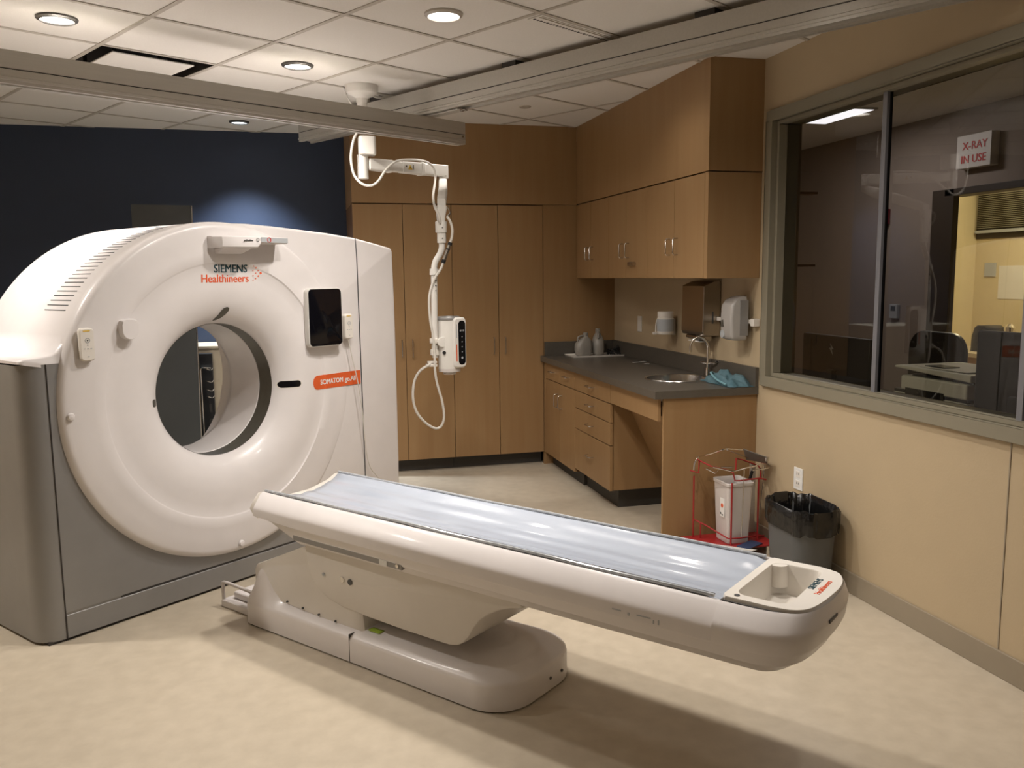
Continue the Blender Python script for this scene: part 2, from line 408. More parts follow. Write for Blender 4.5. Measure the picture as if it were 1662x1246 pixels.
# ------------------------------------------------------------------ CT gantry
GO = hz(70, 1054, 0); TH = radians(51.25); GR = pi/2-TH
gan = thing('ct_scanner', GO, 'large white ring shaped CT scanner with a silver base', 'CT scanner', GR)
UC, ZC = .927, .964
def gp(u, v, z): return Vector((u, -v, z))
RP = [(.321, -.10), (.333, -.075), (.355, -.045), (.39, -.015), (.44, .008), (.50, .022), (.606, .028), (.614, .0345), (.66, .034), (.765, .032), (.782, .028), (.793, .018), (.799, .004), (.80, -.03)]
def ring_v(r, u):
    v = ipol(r, RP) if r < .8 else RP[-1][1]
    return v - .0325*sm(u, 1.15, 1.62)*sm(r, .40, .62)
def surf(u, z): return smooth_v(min(.79, sqrt((u-UC)**2+(z-ZC)**2)), u) if (u-UC)**2+(z-ZC)**2 < .8**2 else 0
rs = [.321, .325, .333, .344, .355, .37, .39, .415, .44, .47, .50, .55, .604, .609, .614, .66, .71, .765, .774, .782, .788, .793, .797, .799, .80]
def smooth_v(r, u):
    if r < .5:
        v = ipol(r, [(.321, -.078), (.325, -.070), (.333, -.056), (.344, -.043), (.355, -.032), (.37, -.021), (.39, -.009), (.415, .003), (.44, .011), (.47, .018), (.5, .022)])
    elif r < .8: v = ipol(r, RP)
    else: v = -.03
    return v - .0325*sm(u, 1.15, 1.62)*sm(r, .40, .62)
NA = 200
loops = []
for r in rs:
    loops.append([gp(UC+r*cos(2*pi*k/NA), smooth_v(r, UC+r*cos(2*pi*k/NA)), ZC+r*sin(2*pi*k/NA)) for k in range(NA)])
MB().loft(loops, cap0=False, cap1=False).build('ring_cover', M_white, gan, ang=40)
# bore
def gl(prof, n=120): return [[gp(UC+r*cos(2*pi*k/n), v, ZC+r*sin(2*pi*k/n)) for k in range(n)] for r, v in prof]
MB().loft(gl([(.321, -.074), (.321, -.175)]), cap0=False, cap1=False).build('scan_window_band', M_band, gan)
MB().loft(gl([(.321, -.175), (.318, -.177), (.318, -.40), (.335, -.45), (.40, -.53), (.50, -.66), (.52, -.79)]), cap0=False, cap1=False).build('bore_liner', M_white, gan)
# white shell
def arc(r, a0, a1, n): return [(UC+r*cos(radians(a0+(a1-a0)*k/n)), ZC+r*sin(radians(a0+(a1-a0)*k/n))) for k in range(n+1)]
out = [(2.088, .14), (2.094, .40), (2.096, .95), (2.094, 1.3), (2.087, 1.62), (2.085, 1.648), (2.080, 1.659), (2.068, 1.665), (1.95, 1.688), (1.8, 1.714), (1.6, 1.735), (1.4, 1.748), (1.25, 1.757), (1.1, 1.7635)]
out += arc(.797, 90, 159, 36)
out += [(.165, 1.232), (.145, 1.210), (.11, 1.199), (.06, 1.194), (.012, 1.19), (.0, 1.182), (.0, 1.172), (.10, 1.150), (.34, 1.06), (.345, .967)]
out += arc(.57, 195, 310, 14)
out += [(1.42, .145)]
# match inner ring by angle
def polar_in(o, r): 
    a = atan2(o[1]-ZC, o[0]-UC); return (UC+r*cos(a), ZC+r*sin(a))
def shrink(o, d):
    # move slightly towards the centre
    L = sqrt((o[0]-UC)**2+(o[1]-ZC)**2); k = (L-d)/L; return (UC+(o[0]-UC)*k, ZC+(o[1]-ZC)*k)
G = lambda pts, v: [gp(p[0], v, p[1]) for p in pts]
MB().loft([G([polar_in(o, .54) for o in out], -.02), G([polar_in(o, .54) for o in out], -.004), G([shrink(o, .02) for o in out], 0), G([shrink(o, .008) for o in out], -.004), G([shrink(o, .002) for o in out], -.012), G(out, -.026), G(out, -.775),
           G([shrink(o, .01) for o in out], -.79), G([polar_in(o, .53) for o in out], -.79)], cap0=False, cap1=False).build('outer_shell', M_white, gan, ang=50)
# silver base, L shaped with the rounded vertical corner
b = MB()
def vcorner(u0, u1, z0, z1, r=.09, d=.79):
    pl = [(u1, 0), (u1, -d)] + [(u0+.02, -d), (u0, -d+.02)]
    pl += [(u0+r-r*cos(a), -r+r*sin(a)) for a in [k/8*pi/2 for k in range(9)]]
    return pl
pl = vcorner(0, .34, 0, 0)
MB().loft([[gp(u, v, z) for u, v in pl] for z in (.012, 1.165)]).build('base_corner_panel', M_silver, gan, ang=30)
MB().box(.101, .345, -.003, .02, .122, 1.10).build('base_front_panel', M_silver, gan)   # thin skin in front of the corner panel
MB().prism([(.34, .122), (1.45, .122), (1.45, .30)] + arc(.60, 310, 200, 12) + [(.34, .70)], .0, .75, 'xz').build('base_lower_panel', M_silver, gan)
MB().box(.101, 2.09, -.004, .78, .012, .112).build('base_plinth', M_silver, gan, bevel=.004)
b = MB(); b.box(.0985, 2.085, .001, .01, .112, .1215); b.box(.0975, .1015, -.0035, .01, .012, 1.165); b.box(.03, 2.07, .012, .76, .0, .013); b.build('base_shadow_gap', M_dark, gan)
# vents
for k in range(27):
    a = radians(149-k*1.72); r0 = .7975
    c = Vector((UC+r0*cos(a), 0, ZC+r0*sin(a))); tn = Vector((-sin(a), 0, cos(a))); nn = Vector((cos(a), 0, sin(a)))
    w = .0022; v0, v1 = -.10, -.285+.0035*k
    P = [c+tn*w-nn*.004, c-tn*w-nn*.004, c-tn*w+nn*.0006, c+tn*w+nn*.0006]
    b = MB(); b.loft([[p+Vector((0, -v, 0)) for p in P] for v in (v0, v1)]); b.build('vent_slot', M_ink if k else M_ink, gan, smooth=False)
# seam on the right
MB().tube([gp(1.793, .0005, 1.712), gp(1.800, .0005, 1.60), gp(1.803, .0005, 1.3), gp(1.806, .0005, .95), gp(1.809, .0005, .6), gp(1.812, .0005, .15)], .0032, n=6).build('panel_seam', M_ink, gan)
# header bar
def bar_loops(us, fz0, fz1, fv, v0):
    L = []
    for u in us:
        z0, z1, v = fz0(u), fz1(u), fv(u)
        L.append([gp(u, v0, z0), gp(u, v-.006, z0), gp(u, v, z0+.006), gp(u, v+.003, (z0+z1)/2), gp(u, v, z1-.004), gp(u, v-.006, z1), gp(u, v0, z1)])
    return L
US = [.845+.385*k/16 for k in range(17)]
fv = lambda u: .035+.115*sqrt(max(0, 1-((u-1.0475)/.2035)**2))**.5 if u < 1.0475 else .150-.03*((u-1.0475)/.2)**2
hb = MB().loft(bar_loops(US, lambda u: 1.640 if u < 1.05 else ipol(u, [(1.05, 1.640), (1.06, 1.664), (1.23, 1.664)]), lambda u: 1.694, fv, .0)).build('header_bar', M_white, gan, ang=30)
b = MB(); L = []
for u in [1.053+.176*k/8 for k in range(9)]:
    v = fv(u)+.0045; L.append([gp(u, v, 1.668), gp(u, v, 1.691)])
b.loft(L, closed=False).build('header_label', M_grylab, gan)
TM = lambda u, v, z, rz=0: Matrix.Translation(gp(u, v, z)) @ Matrix.Rotation(pi/2, 4, 'X')
b = MB(); b.lathe([(.009, 0), (.012, 0), (.012, -.001), (.009, -.001)], gp(1.10, fv(1.10)+.0055, 1.680), 'y', 20, caps=False); b.build('header_ring', M_red, gan)
for k in range(5): MB().box(.962+k*.010, .969+k*.010, -.1542, -.150, 1.672, 1.677+(k % 2)*.002).build('header_mark', M_ink, gan)
MB().lathe([(.006, 0), (.008, 0), (.008, -.001), (.006, -.001)], gp(1.035, .1545, 1.679), 'y', 16, caps=False).build('header_icon', M_ink, gan)
b = MB(); b.loft([[gp(.875, .03, 1.64), gp(1.03, .03, 1.64), gp(1.03, .12, 1.64), gp(.875, .11, 1.64)], [gp(.885, .03, 1.615), gp(1.02, .03, 1.615), gp(1.02, .05, 1.615), gp(.885, .05, 1.615)]]); b.build('header_bracket', M_white, gan, bevel=.004)
# logo
text('logo_text', 'SIEMENS', .053, M_teal, gan, TM(.875, .0345, 1.528), .0012, sx=.93, warp=lambda u, z: surf(u, z)+.0008)
text('logo_text', 'Healthineers', .053, M_orangeink, gan, TM(.806, .0345, 1.482), .0011, sx=.96, warp=lambda u, z: surf(u, z)+.0008)
b = MB()
for du, dz, r in ((0, .012, .003), (.0, -.012, .003), (.014, .026, .0035), (.014, -.026, .0035), (.016, 0, .003), (.03, .014, .0045), (.03, -.014, .0045), (.044, .0, .006), (.0, .034, .0025), (.0, -.034, .0025)):
    vs_ = surf(1.092+du, 1.524+dz); b.cyl(gp(1.092+du, vs_-.002, 1.524+dz), gp(1.092+du, vs_+.0012, 1.524+dz), r, n=10)
b.build('logo_dots', M_orangeink, gan)
# orange product label
v = surf(1.6, .94)
lv = lambda u, z: max(surf(u, z), 0)+.0018
L = []
for k in range(61):
    u = 1.450+.347*k/60; h_ = sqrt(max(1e-6, .0385**2-(1.4885-u)**2)) if u < 1.4885 else .0385
    L.append([gp(u, lv(u, .9415+h_*q)-(.003 if abs(q) == 1 else 0), .9415+h_*q) for q in (-1, -.98, -.5, 0, .5, .98, 1)])
MB().loft(L, closed=False).build('product_label', M_orange, gan)
text('product_text', 'SOMATOM', .038, M_whitelab, gan, TM(1.505, .0078, .928), .0011, sx=.86, warp=lambda u, z: lv(u, z)+.0008)
text('product_text', 'go.All', .038, M_whitelab, gan, TM(1.680, .0078, .928), .0011, sx=.92, warp=lambda u, z: lv(u, z)+.0008)
# tablet
tb = MB(); R = rrect(.232, .308, .024, 6, 1.520, 1.290)
tb.loft([G([(1.52+(x-1.52)*.96, 1.29+(z-1.29)*.96) for x, z in R], .005), G(R, .022), G(R, .042), G([(1.52+(x-1.52)*.985, 1.29+(z-1.29)*.985) for x, z in R], .048)])
tab = tb.build('tablet_housing', M_white2, gan, ang=30)
R2 = rrect(.222, .298, .022, 6, 1.520, 1.290)
MB().loft([G(R2, .046), G(R2, .0495), G([(1.52+(x-1.52)*.985, 1.29+(z-1.29)*.985) for x, z in R2], .0505)]).build('touch_screen', M_glassb, gan)
# knob disc, camera slots, bumps
R = [(.431+.038*cos(a), 1.283+.038*sin(a)) for a in [pi+pi*k/16 for k in range(17)]] + [(.469, 1.31), (.464, 1.325), (.450, 1.333), (.412, 1.333), (.398, 1.325), (.393, 1.31)]
MB().loft([G(R, .01), G(R, .060), G([(.431+(x-.431)*.93, 1.29+(z-1.29)*.93) for x, z in R], .067)]).build('side_button', M_white, gan, ang=35)
sv_ = surf(1.32, .952)
def pill(name, uc, zc, w, h, e, m_):
    L = []; r = h/2
    for k in range(49):
        t = -w/2+w*k/48; d = abs(t)-(w/2-r); hh = r if d <= 0 else sqrt(max(1e-7, r*r-d*d))
        L.append([gp(uc+t, surf(uc+t, zc+hh*q)+e, zc+hh*q) for q in (-1, -.5, 0, .5, 1)])
    return MB().loft(L, closed=False).build(name, m_, gan)
pill('camera_slot_rim', 1.316, .951, .114, .042, .0008, M_plate)
pill('camera_slot', 1.316, .952, .105, .034, .0016, M_glassb)
MB().loft([[gp(p[0], surf(*p)+e, p[1]) for p in rrect(.026, .034, .01, 5, .571, .945)] for e in (-.004, .003)]).build('camera_slot', M_band, gan)
P = [(.905, 1.300), (.920, 1.303), (.94, 1.312), (.958, 1.33), (.968, 1.348), (.966, 1.360), (.955, 1.364), (.941, 1.36), (.929, 1.345), (.920, 1.325), (.910, 1.310)]
b = MB(); b.loft([[gp(x, surf(x, z)-.004, z) for x, z in P], [gp(x, surf(x, z)+.007, z) for x, z in P]]); b.build('camera_slot', M_band, gan)
for u, z in ((.168, .945), (.942, .205)):
    MB().lathe([(.001, -.012), (.012, -.010), (.017, 0)], gp(u, .034, z), 'y', 20, caps=False).build('bumper_stud', M_white, gan)
# remotes hanging on the gantry
def remote(u, z, v, lab):
    t = thing('handheld_remote', frame(gan) @ gp(u, v, z-.068), lab, 'remote control', GR)
    R = rrect(.058, .136, .014, 5, 0, .068)
    f = lambda k, y: [(x*k, -y, .068+(zz-.068)*k) for x, zz in R]
    MB().loft([f(.9, .002), f(1, .008), f(1, .024), f(.93, .029)]).build('remote_body', M_plate, t, ang=30)
    MB().lathe([(.0085, 0), (.0105, 0), (.0105, -.001), (.0085, -.001)], (0, -.0292, .085), 'y', 20, caps=False).build('dial_ring', M_grylab, t)
    MB().lathe([(.001, -.0012), (.003, -.001), (.003, 0)], (0, -.0292, .085), 'y', 10, caps=False).build('dial_dot', M_ink, t)
    b = MB(); b.box(-.016, .012, -.0302, -.0288, .122, .126); b.build('remote_label', M_yel, t)
    for x, z in ((-.013, .051), (.0, .051), (.013, .051), (.001, .019), (0, .066)): MB().box(x-.003, x+.003, -.0302, -.0288, z-.0013, z+.0013).build('button_mark', M_grylab, t)
    return t
remote(.245, 1.237, .033, 'white handheld remote hung on the left side of the scanner face')
rr = remote(1.690, 1.233, .012, 'white corded handheld remote hung to the right of the black tablet')
W3 = lambda u, v, z: frame(gan) @ gp(u, v, z)
MB().tube([W3(1.690, .03, 1.167), W3(1.697, .03, 1.13), W3(1.712, .034, 1.05), W3(1.738, .04, .93), W3(1.765, .042, .75), W3(1.792, .03, .55), W3(1.83, .02, .42), W3(1.90, .02, .33), W3(1.93, .06, .2), W3(1.9, .12, .02), W3(1.75, .2, .006)], .0028, n=8).build('remote_cord', M_cable, rr, world=True)

# ------------------------------------------------------------------ patient table (same frame as the gantry)
tb = thing('patient_table', GO + Vector((.9*sin(TH), .9*cos(TH), 0)) + Vector((cos(TH)*1.2, -sin(TH)*1.2, 0)), 'long white patient table with blue grey pad on a low white base', 'patient table', GR)
def T(u, v, z):
    if z > .44: u -= .011*(v-.6); z -= .014
    return Vector((u-.9, -(v-1.2), z))
UM = .905
# base: plan outline with rounded ends, lofted upward with bevel
def base_outline(inset, zf):
    u0, u1, v0, v1 = .648+inset, 1.15-inset, .44+inset, 1.885-inset
    P = []
    for (cu, cv, a0, r) in ((u1, v1, 0, .17), (u0, v1, 90, .15), (u0, v0, 180, .05), (u1, v0, 270, .05)):
        r = max(.01, r-inset*.7)
        cu2 = cu-r if a0 in (0, 270) else cu+r; cv2 = cv-r if a0 in (0, 90) else cv+r
        for k in range(9):
            a = radians(a0+90*k/8); P.append((cu2+r*cos(a), cv2+r*sin(a)))
    # densify straight sides
    Q = []
    for i in range(len(P)):
        a, b_ = P[i], P[(i+1) % len(P)]; d = sqrt((a[0]-b_[0])**2+(a[1]-b_[1])**2); n = max(1, int(d/.06))
        for k in range(n): Q.append((a[0]+(b_[0]-a[0])*k/n, a[1]+(b_[1]-a[1])*k/n))
    return Q
def flare(v): return .13*(1-sm(v, .44, .62))
O0 = base_outline(0, 0); n0 = len(O0)
def lay(ins, z, fl=0):
    out = []
    for (u, v) in O0:
        cu, cv = .9, min(max(v, .9), 1.5)
        du, dv = u-cu, v-cv; L = sqrt(du*du+dv*dv); k = (L-ins)/L
        out.append(T(cu+du*k, cv+dv*k, z+fl*flare(v)))
    return out
MB().loft([lay(.0, .006), lay(.0, .092), lay(.003, .102), lay(.012, .110, .1), lay(.035, .121, .35), lay(.06, .129, .8), lay(.075, .131, 1), lay(.16, .131, 1)]).build('base_cover', M_white, tb, ang=50)
MB().loft([lay(.008, .0), lay(.008, .006)]).build('base_gap', M_dark, tb)
MB().box(*(T(.6472, 1.121, 0).x, T(.70, 1.121, 0).x), T(0, 1.1225, 0).y, T(0, 1.1195, 0).y, .006, .118).build('base_seam', M_ink, tb)
for v in (1.70, 1.80):
    pass
for u in (.92, .995):
    MB().cyl(T(u, 1.880, .05), T(u, 1.888, .05), .006, n=12).build('base_screw', M_ink, tb)
# lower tower
tow = [(.477, .135), (.477, .235), (.487, .256), (.50, .268), (.83, .405), (1.12, .405), (1.16, .123), (1.1, .120), (.868, .124), (.61, .135)]
MB().loft([[T(u, v, z) for v, z in [(a+(.01 if e else 0)*(1 if a < .8 else -1), c) for a, c in tow]] for u, e in ((.690, 1), (.698, 0), (1.06, 0), (1.068, 1))]).build('lift_column', M_shade, tb, ang=40)
for (v, z) in ((.61, .150), (.70, .142), (.80, .137), (.90, .133), (1.0, .129)):
    MB().cyl(T(.684, v, z), T(.70, v, z), .0045, n=8).build('cover_clip', M_ink, tb)
# upper fairing
fr_ = [(.829, .430), (.839, .345), (.862, .285), (.90, .245), (.96, .216), (1.047, .200), (1.2, .192), (1.40, .188), (1.575, .188), (1.61, .189), (1.645, .197), (1.675, .215), (1.70, .243), (1.722, .280), (1.75, .315), (1.79, .347), (1.84, .374), (1.89, .392), (1.934, .402), (1.938, .43)]
def fl(u, k=1, dz=0): return [T(u, 1.35+(v-1.35)*k, .43-(.43-z)*k) for v, z in fr_]
MB().loft([fl(.684, .975), fl(.687, .992), fl(.694, 1.0)] + [fl(u) for u in (.75, .9, 1.05)] + [fl(1.096), fl(1.103, .992), fl(1.106, .975)]).build('lift_fairing', M_shade, tb, ang=40)
for (v, r, m_) in ((.945, .007, M_grylab), (1.055, .012, M_steel), (1.10, .012, M_ink)):
    MB().cyl(T(.680, v, .315+.0*v), T(.70, v, .315), r, n=16).build('side_port', m_, tb)
# cradle: lofted outer shell
def sec_outer(v, k=1.0, dz=0):
    # half profile (du, z) from lip down to the underside
    hp = [(.200, .600), (.207, .610), (.215, .611), (.228, .603), (.258, .564), (.265, .554), (.268, .546), (.269, .511), (.266, .505), (.254, .500), (.248, .468), (.238, .436), (.218, .412), (.17, .405)]
    L = [(UM-d*k, z+dz) for d, z in hp]; Rr = [(UM+d*k, z+dz) for d, z in hp[::-1]]
    tr = [(.17, .588), (.12, .572), (.06, .562), (0, .559)]
    top = [(UM+d*k, z+dz) for d, z in tr] + [(UM-d*k, z+dz) for d, z in tr[:-1][::-1]]
    return [T(u, v, z) for u, z in (L+Rr+top)]
def taper(v, kz):   # squeeze the underside upward near the gantry end
    P = sec_outer(v)
    out = []
    for p in P:
        z = p.z
        if z < .505: z = .505-(.505-z)*kz
        out.append(Vector((p.x, p.y, z)))
    return out
vs = [(.565, 0.02), (.58, .05), (.66, .35), (.72, .7), (.80, 1), (1.2, 1), (1.6, 1), (2.0, 1), (2.4, 1), (2.60, 1), (2.628, 1)]
MB().loft([taper(v, k) for v, k in vs]).build('table_cradle', M_white, tb, ang=28)
# gantry-end nose lip
def nose(v, k):
    P = []
    for d, z in ((.215, .611), (.24, .58), (.258, .53), (.25, .505), (.12, .50), (-.12, .50), (-.25, .505), (-.258, .53), (-.24, .58), (-.215, .611), (-.17, .588), (-.06, .562), (.06, .562), (.17, .588)):
        P.append(T(UM-d*(.97+.03*k), v, .545+(z-.545)*(k if z < .545 else 1-(1-k)*.4)))
    return P
MB().loft([nose(.520, .25), nose(.527, .55), nose(.542, .85), nose(.57, 1)]).build('cradle_nose', M_plate, tb, ang=50)
# dark slot under the side + small label
MB().loft([[T(.655, v, .452), T(.655, v, .474), T(.675, v, .474), T(.675, v, .452)] for v in (.80, 1.42)]).build('side_rail_slot', M_silver, tb, bevel=.003)
MB().box(T(.6450, 0, 0).x, T(.650, 0, 0).x, T(0, 1.345, 0).y, T(0, 1.305, 0).y, .439, .459).build('side_label', M_whitelab, tb)
MB().cyl(T(.650, 1.40, .466), T(.67, 1.40, .466), .008, n=14).build('side_knob', M_steel, tb)
# pad
def pad(v, e=0):
    hw = .2035; n = 40; top = []; bot = []
    for k in range(n+1):
        d = -hw+2*hw*k/n; q = abs(d)/hw
        z = .566+.052*q**2.2
        wr = .0012*sin(v*7+d*14)+.0008*sin(v*17-d*31)+.0016*sin(d*62+1.2*sin(v*2.1))+.0014*sin(d*105+v*1.3)
        if q > .97: wr = 0; z -= .004
        top.append(T(UM+d, v, z+(wr if not e else -.010))); bot.append(T(UM+d, v, z-.020))
    return top+bot[::-1]
vv_ = [.572]+[.58+k*.0407 for k in range(50)]+[2.61]
MB().loft([pad(.570, 1)]+[pad(v) for v in vv_[1:-1]]+[pad(2.612, 1)]).build('table_pad', M_vinyl, tb, ang=60)
for s in (-1, 1):
    for k in range(1):
        MB().tube([T(UM+s*.205, v, .6165+.0012*sin(v*11+s)) for v in [.572+.1018*i for i in range(21)]], .0058, n=8, smooth=3).build('pad_piping', M_clear, tb)
MB().tube([T(UM-.180, v, .6115) for v in (1.50, 1.8, 2.2, 2.60)], .0026, n=6).build('pad_crease', M_ink, tb)  # dark line drawn for a crease along the near side of the pad
# foot end
def foot_outline(d=0):
    # plan of the foot end, (u,v) counter-clockwise
    hw = .268-d
    P = []
    ctrl = [(-1, 2.6275), (-1, 2.69), (-.985, 2.755), (-.94, 2.805), (-.85, 2.845), (-.65, 2.873), (-.35, 2.886), (0, 2.890), (.35, 2.886), (.65, 2.873), (.85, 2.845), (.94, 2.805), (.985, 2.755), (1, 2.69), (1, 2.628)]
    pts = catmull([(a*hw, b_-(d*.15 if b_ > 2.8 else 0), 0) for a, b_ in ctrl], 4)
    return [(UM+p.x, p.y) for p in pts]
def fo(d, z, vshift=0): return [T(u, v-(vshift*sm(v, 2.7, 2.88)), z) for u, v in foot_outline(d)]
MB().loft([fo(.098, .405, .09), fo(.050, .412, .07), fo(.030, .436, .05), fo(.020, .468, .03), fo(.014, .500, .015), fo(.002, .505, .01), fo(-.001, .511, .008), fo(.000, .552, .002), fo(.003, .562), fo(.010, .570), fo(.040, .603), fo(.053, .611)], cap1=False).build('foot_end_shell', M_white, tb, ang=28)
# raised tray insert with recess
TO = []
for a, b_ in ((-.192, 2.622), (-.194, 2.76), (-.182, 2.825), (-.13, 2.862), (0, 2.877), (.10, 2.874), (.180, 2.843), (.205, 2.78), (.205, 2.622)):
    TO.append((UM+a, b_))
to = catmull([(p[0], p[1], 0) for p in TO[1:8]], 4); TO = [TO[0]]+[(p.x, p.y) for p in to]+[TO[-1]]
c0 = (UM+.005, 2.725)
RI = rrect(.315, .150, .03, 6, c0[0], c0[1])
def ray_in(p, ring):
    a = atan2(p[1]-c0[1], p[0]-c0[0]); best = min(ring, key=lambda q: abs((atan2(q[1]-c0[1], q[0]-c0[0])-a+pi) % (2*pi)-pi)); return best
angs = [2*pi*k/72 for k in range(72)]
def star(ring, a):
    d = Vector((cos(a), sin(a))); best = None
    for i in range(len(ring)):
        p, q = Vector(ring[i])-Vector(c0), Vector(ring[(i+1) % len(ring)])-Vector(c0); e = q-p
        den = d.x*e.y-d.y*e.x
        if abs(den) < 1e-9: continue
        t = (p.x*e.y-p.y*e.x)/den; s_ = (p.x*d.y-p.y*d.x)/den
        if t > 0 and -1e-6 <= s_ <= 1+1e-6: best = t if best is None else max(best, t)
    best = best or .1
    return (c0[0]+d.x*best, c0[1]+d.y*best)
So = [star(TO, a) for a in angs]; Si = [star(RI, a) for a in angs]
sc_ = lambda R, k: [(c0[0]+(p[0]-c0[0])*k, c0[1]+(p[1]-c0[1])*k) for p in R]
TZ = lambda R, z: [T(u, v, z) for u, v in R]
MB().loft([TZ(So, .596), TZ(So, .611), TZ(sc_(So, .985), .617), TZ(sc_(Si, 1.02), .617), TZ(Si, .613), TZ(sc_(Si, .97), .545), TZ(sc_(Si, .93), .526), TZ(sc_(Si, .5), .523)], cap0=False, cap1=True).build('foot_tray', M_plate, tb, ang=35)
MB().tube([T(UM-.196, 2.625, .606), T(UM-.197, 2.72, .6065), T(UM-.196, 2.79, .6075), T(UM-.186, 2.835, .604)], .0016, n=6).build('tray_seam', M_ink, tb)
MB().tube([T(UM-.2005, 2.705, .605), T(UM-.235, 2.705, .590), T(UM-.252, 2.705, .556), T(UM-.2595, 2.705, .525), T(UM-.25, 2.705, .503), T(UM-.235, 2.705, .47)], .0008, n=5).build('shell_joint', M_grylab, tb)
MB().cyl(T(UM-.168, 2.66, .616), T(UM-.168, 2.66, .619), .008, n=14).build('tray_port', M_ink, tb)
MB().lathe([(.03, .535), (.026, .602), (.001, .6025)], T(UM+.135, 2.665, 0), n=20, caps=False).build('cup_boss', M_plate, tb)
FM = Matrix.Translation(T(UM-.085, 2.862, .6176)) @ Matrix.Rotation(0, 4, 'Z')
text('foot_logo', 'SIEMENS', .026, M_teal, tb, Matrix.Translation(T(UM+.0, 2.820, .6174)), .0007)
text('foot_logo', 'Healthineers', .024, M_orangeink, tb, Matrix.Translation(T(UM-.03, 2.846, .6174)), .0005)
MB().box(T(UM-.10, 0, 0).x, T(UM-.03, 0, 0).x, T(0, 2.891, 0).y, T(0, 2.876, 0).y, .545, .553).build('foot_handle_slot', M_ink, tb)
for v, w, z, h in ((2.33, .030, .530, .003), (2.37, .006, .526, .008), (2.42, .045, .530, .003), (2.452, .004, .522, .010), (2.468, .004, .524, .014)):
    p = T(UM-.2695, v, z)
    MB().box(p.x-.001, p.x+.004, p.y-w/2, p.y+w/2, p.z-h/2, p.z+h/2).build('side_mark', M_grylab, tb)
# yellow-green warning tag on the base
MB().box(T(.70, 0, 0).x, T(.73, 0, 0).x, T(0, 1.235, 0).y, T(0, 1.175, 0).y, .131, .1335).build('warning_tag', M_green, tb)
# floor track between base and scanner
ft = thing('floor_bracket', frame(gan) @ gp(.80, .30, 0), 'low white floor bracket with clear handle between scanner and table base', 'bracket', GR)
MB().box(-.10, .16, -.135, .10, .0, .035).build('bracket_plate', M_white, ft, bevel=.006)
MB().box(-.06, .12, -.11, .06, .035, .07).build('bracket_block', M_white, ft, bevel=.01)
MB().tube([(-.09, .09, .03), (-.09, .09, .10), (-.085, .07, .115), (-.07, -.12, .10)], .008, smooth=4).build('bracket_handle', M_tote, ft)

# ------------------------------------------------------------------ casework
def dhandle(parent, p, along, out, L=.096, proj=.03):
    along, out, p = Vector(along), Vector(out), Vector(p)
    P = [p-along*L/2, p-along*L/2+out*(proj-.008), p-along*(L/2-.008)+out*proj, p+along*(L/2-.008)+out*proj, p+along*L/2+out*(proj-.008), p+along*L/2]
    return MB().tube(P, .0042, n=8, smooth=0).build('handle', M_steel, parent, world=True)
G2 = .0018
def front(parent, name, x0, x1, z0, z1, y, face='y', th=.019):
    # a door or drawer front; face 'y' looks to -y, face 'x' looks to -x
    if face == 'y': b = MB().box(x0+G2, x1-G2, y-th, y, z0+G2, z1-G2)
    else: b = MB().box(y-th, y, x0+G2, x1-G2, z0+G2, z1-G2)
    return b.build(name, M_wood, parent, world=True, bevel=.001, seg=1)
# tall cabinets
TX = (.446, .812, 1.178, 1.537, 1.895)
for k, (xa, xb, lab) in enumerate(((TX[0], TX[2], 'tall maple cabinet with two doors next to the navy wall, partly behind the scanner'), (TX[2], TX[4], 'tall maple cabinet with two doors next to the counter'))):
    t = thing('tall_cabinet', ((xa+xb)/2, 6.7, 0), lab, 'cabinet')
    MB().box(xa+.001, xb-.001, YC+.003, YB-.002, .10, 2.032).build('carcass', M_woodd, t, world=True)
    MB().box(xa+.001, xb-.001, YC+.07, YB-.002, .0, .10).build('toe_kick', M_toe, t, world=True)
    xm = TX[2*k+1]
    for a, c_, hx_ in ((xa, xm, xm-.045), (xm, xb, xm+.045)):
        d = front(t, 'door', a, c_, .10, 2.03, YC)
        if k == 0 and a == xa: hx_ = xm-.03
        if k == 0 and a == xm: hx_ = xm+.05
        dhandle(d, (hx_, YC-.019, .96), (0, 0, 1), (0, -1, 0), L=.13)
struct(MB().box(TX[0], 2.17, YC-.019, YB, 2.036, CEIL).build('trim_3', M_wood), 'maple soffit panel above the tall cabinets')
struct(MB().box(TX[4]+.002, X1, YC-.015, YC+.02, 0, 2.034).build('wall_back_panel', M_wood), 'maple filler panel between tall cabinets and counter')
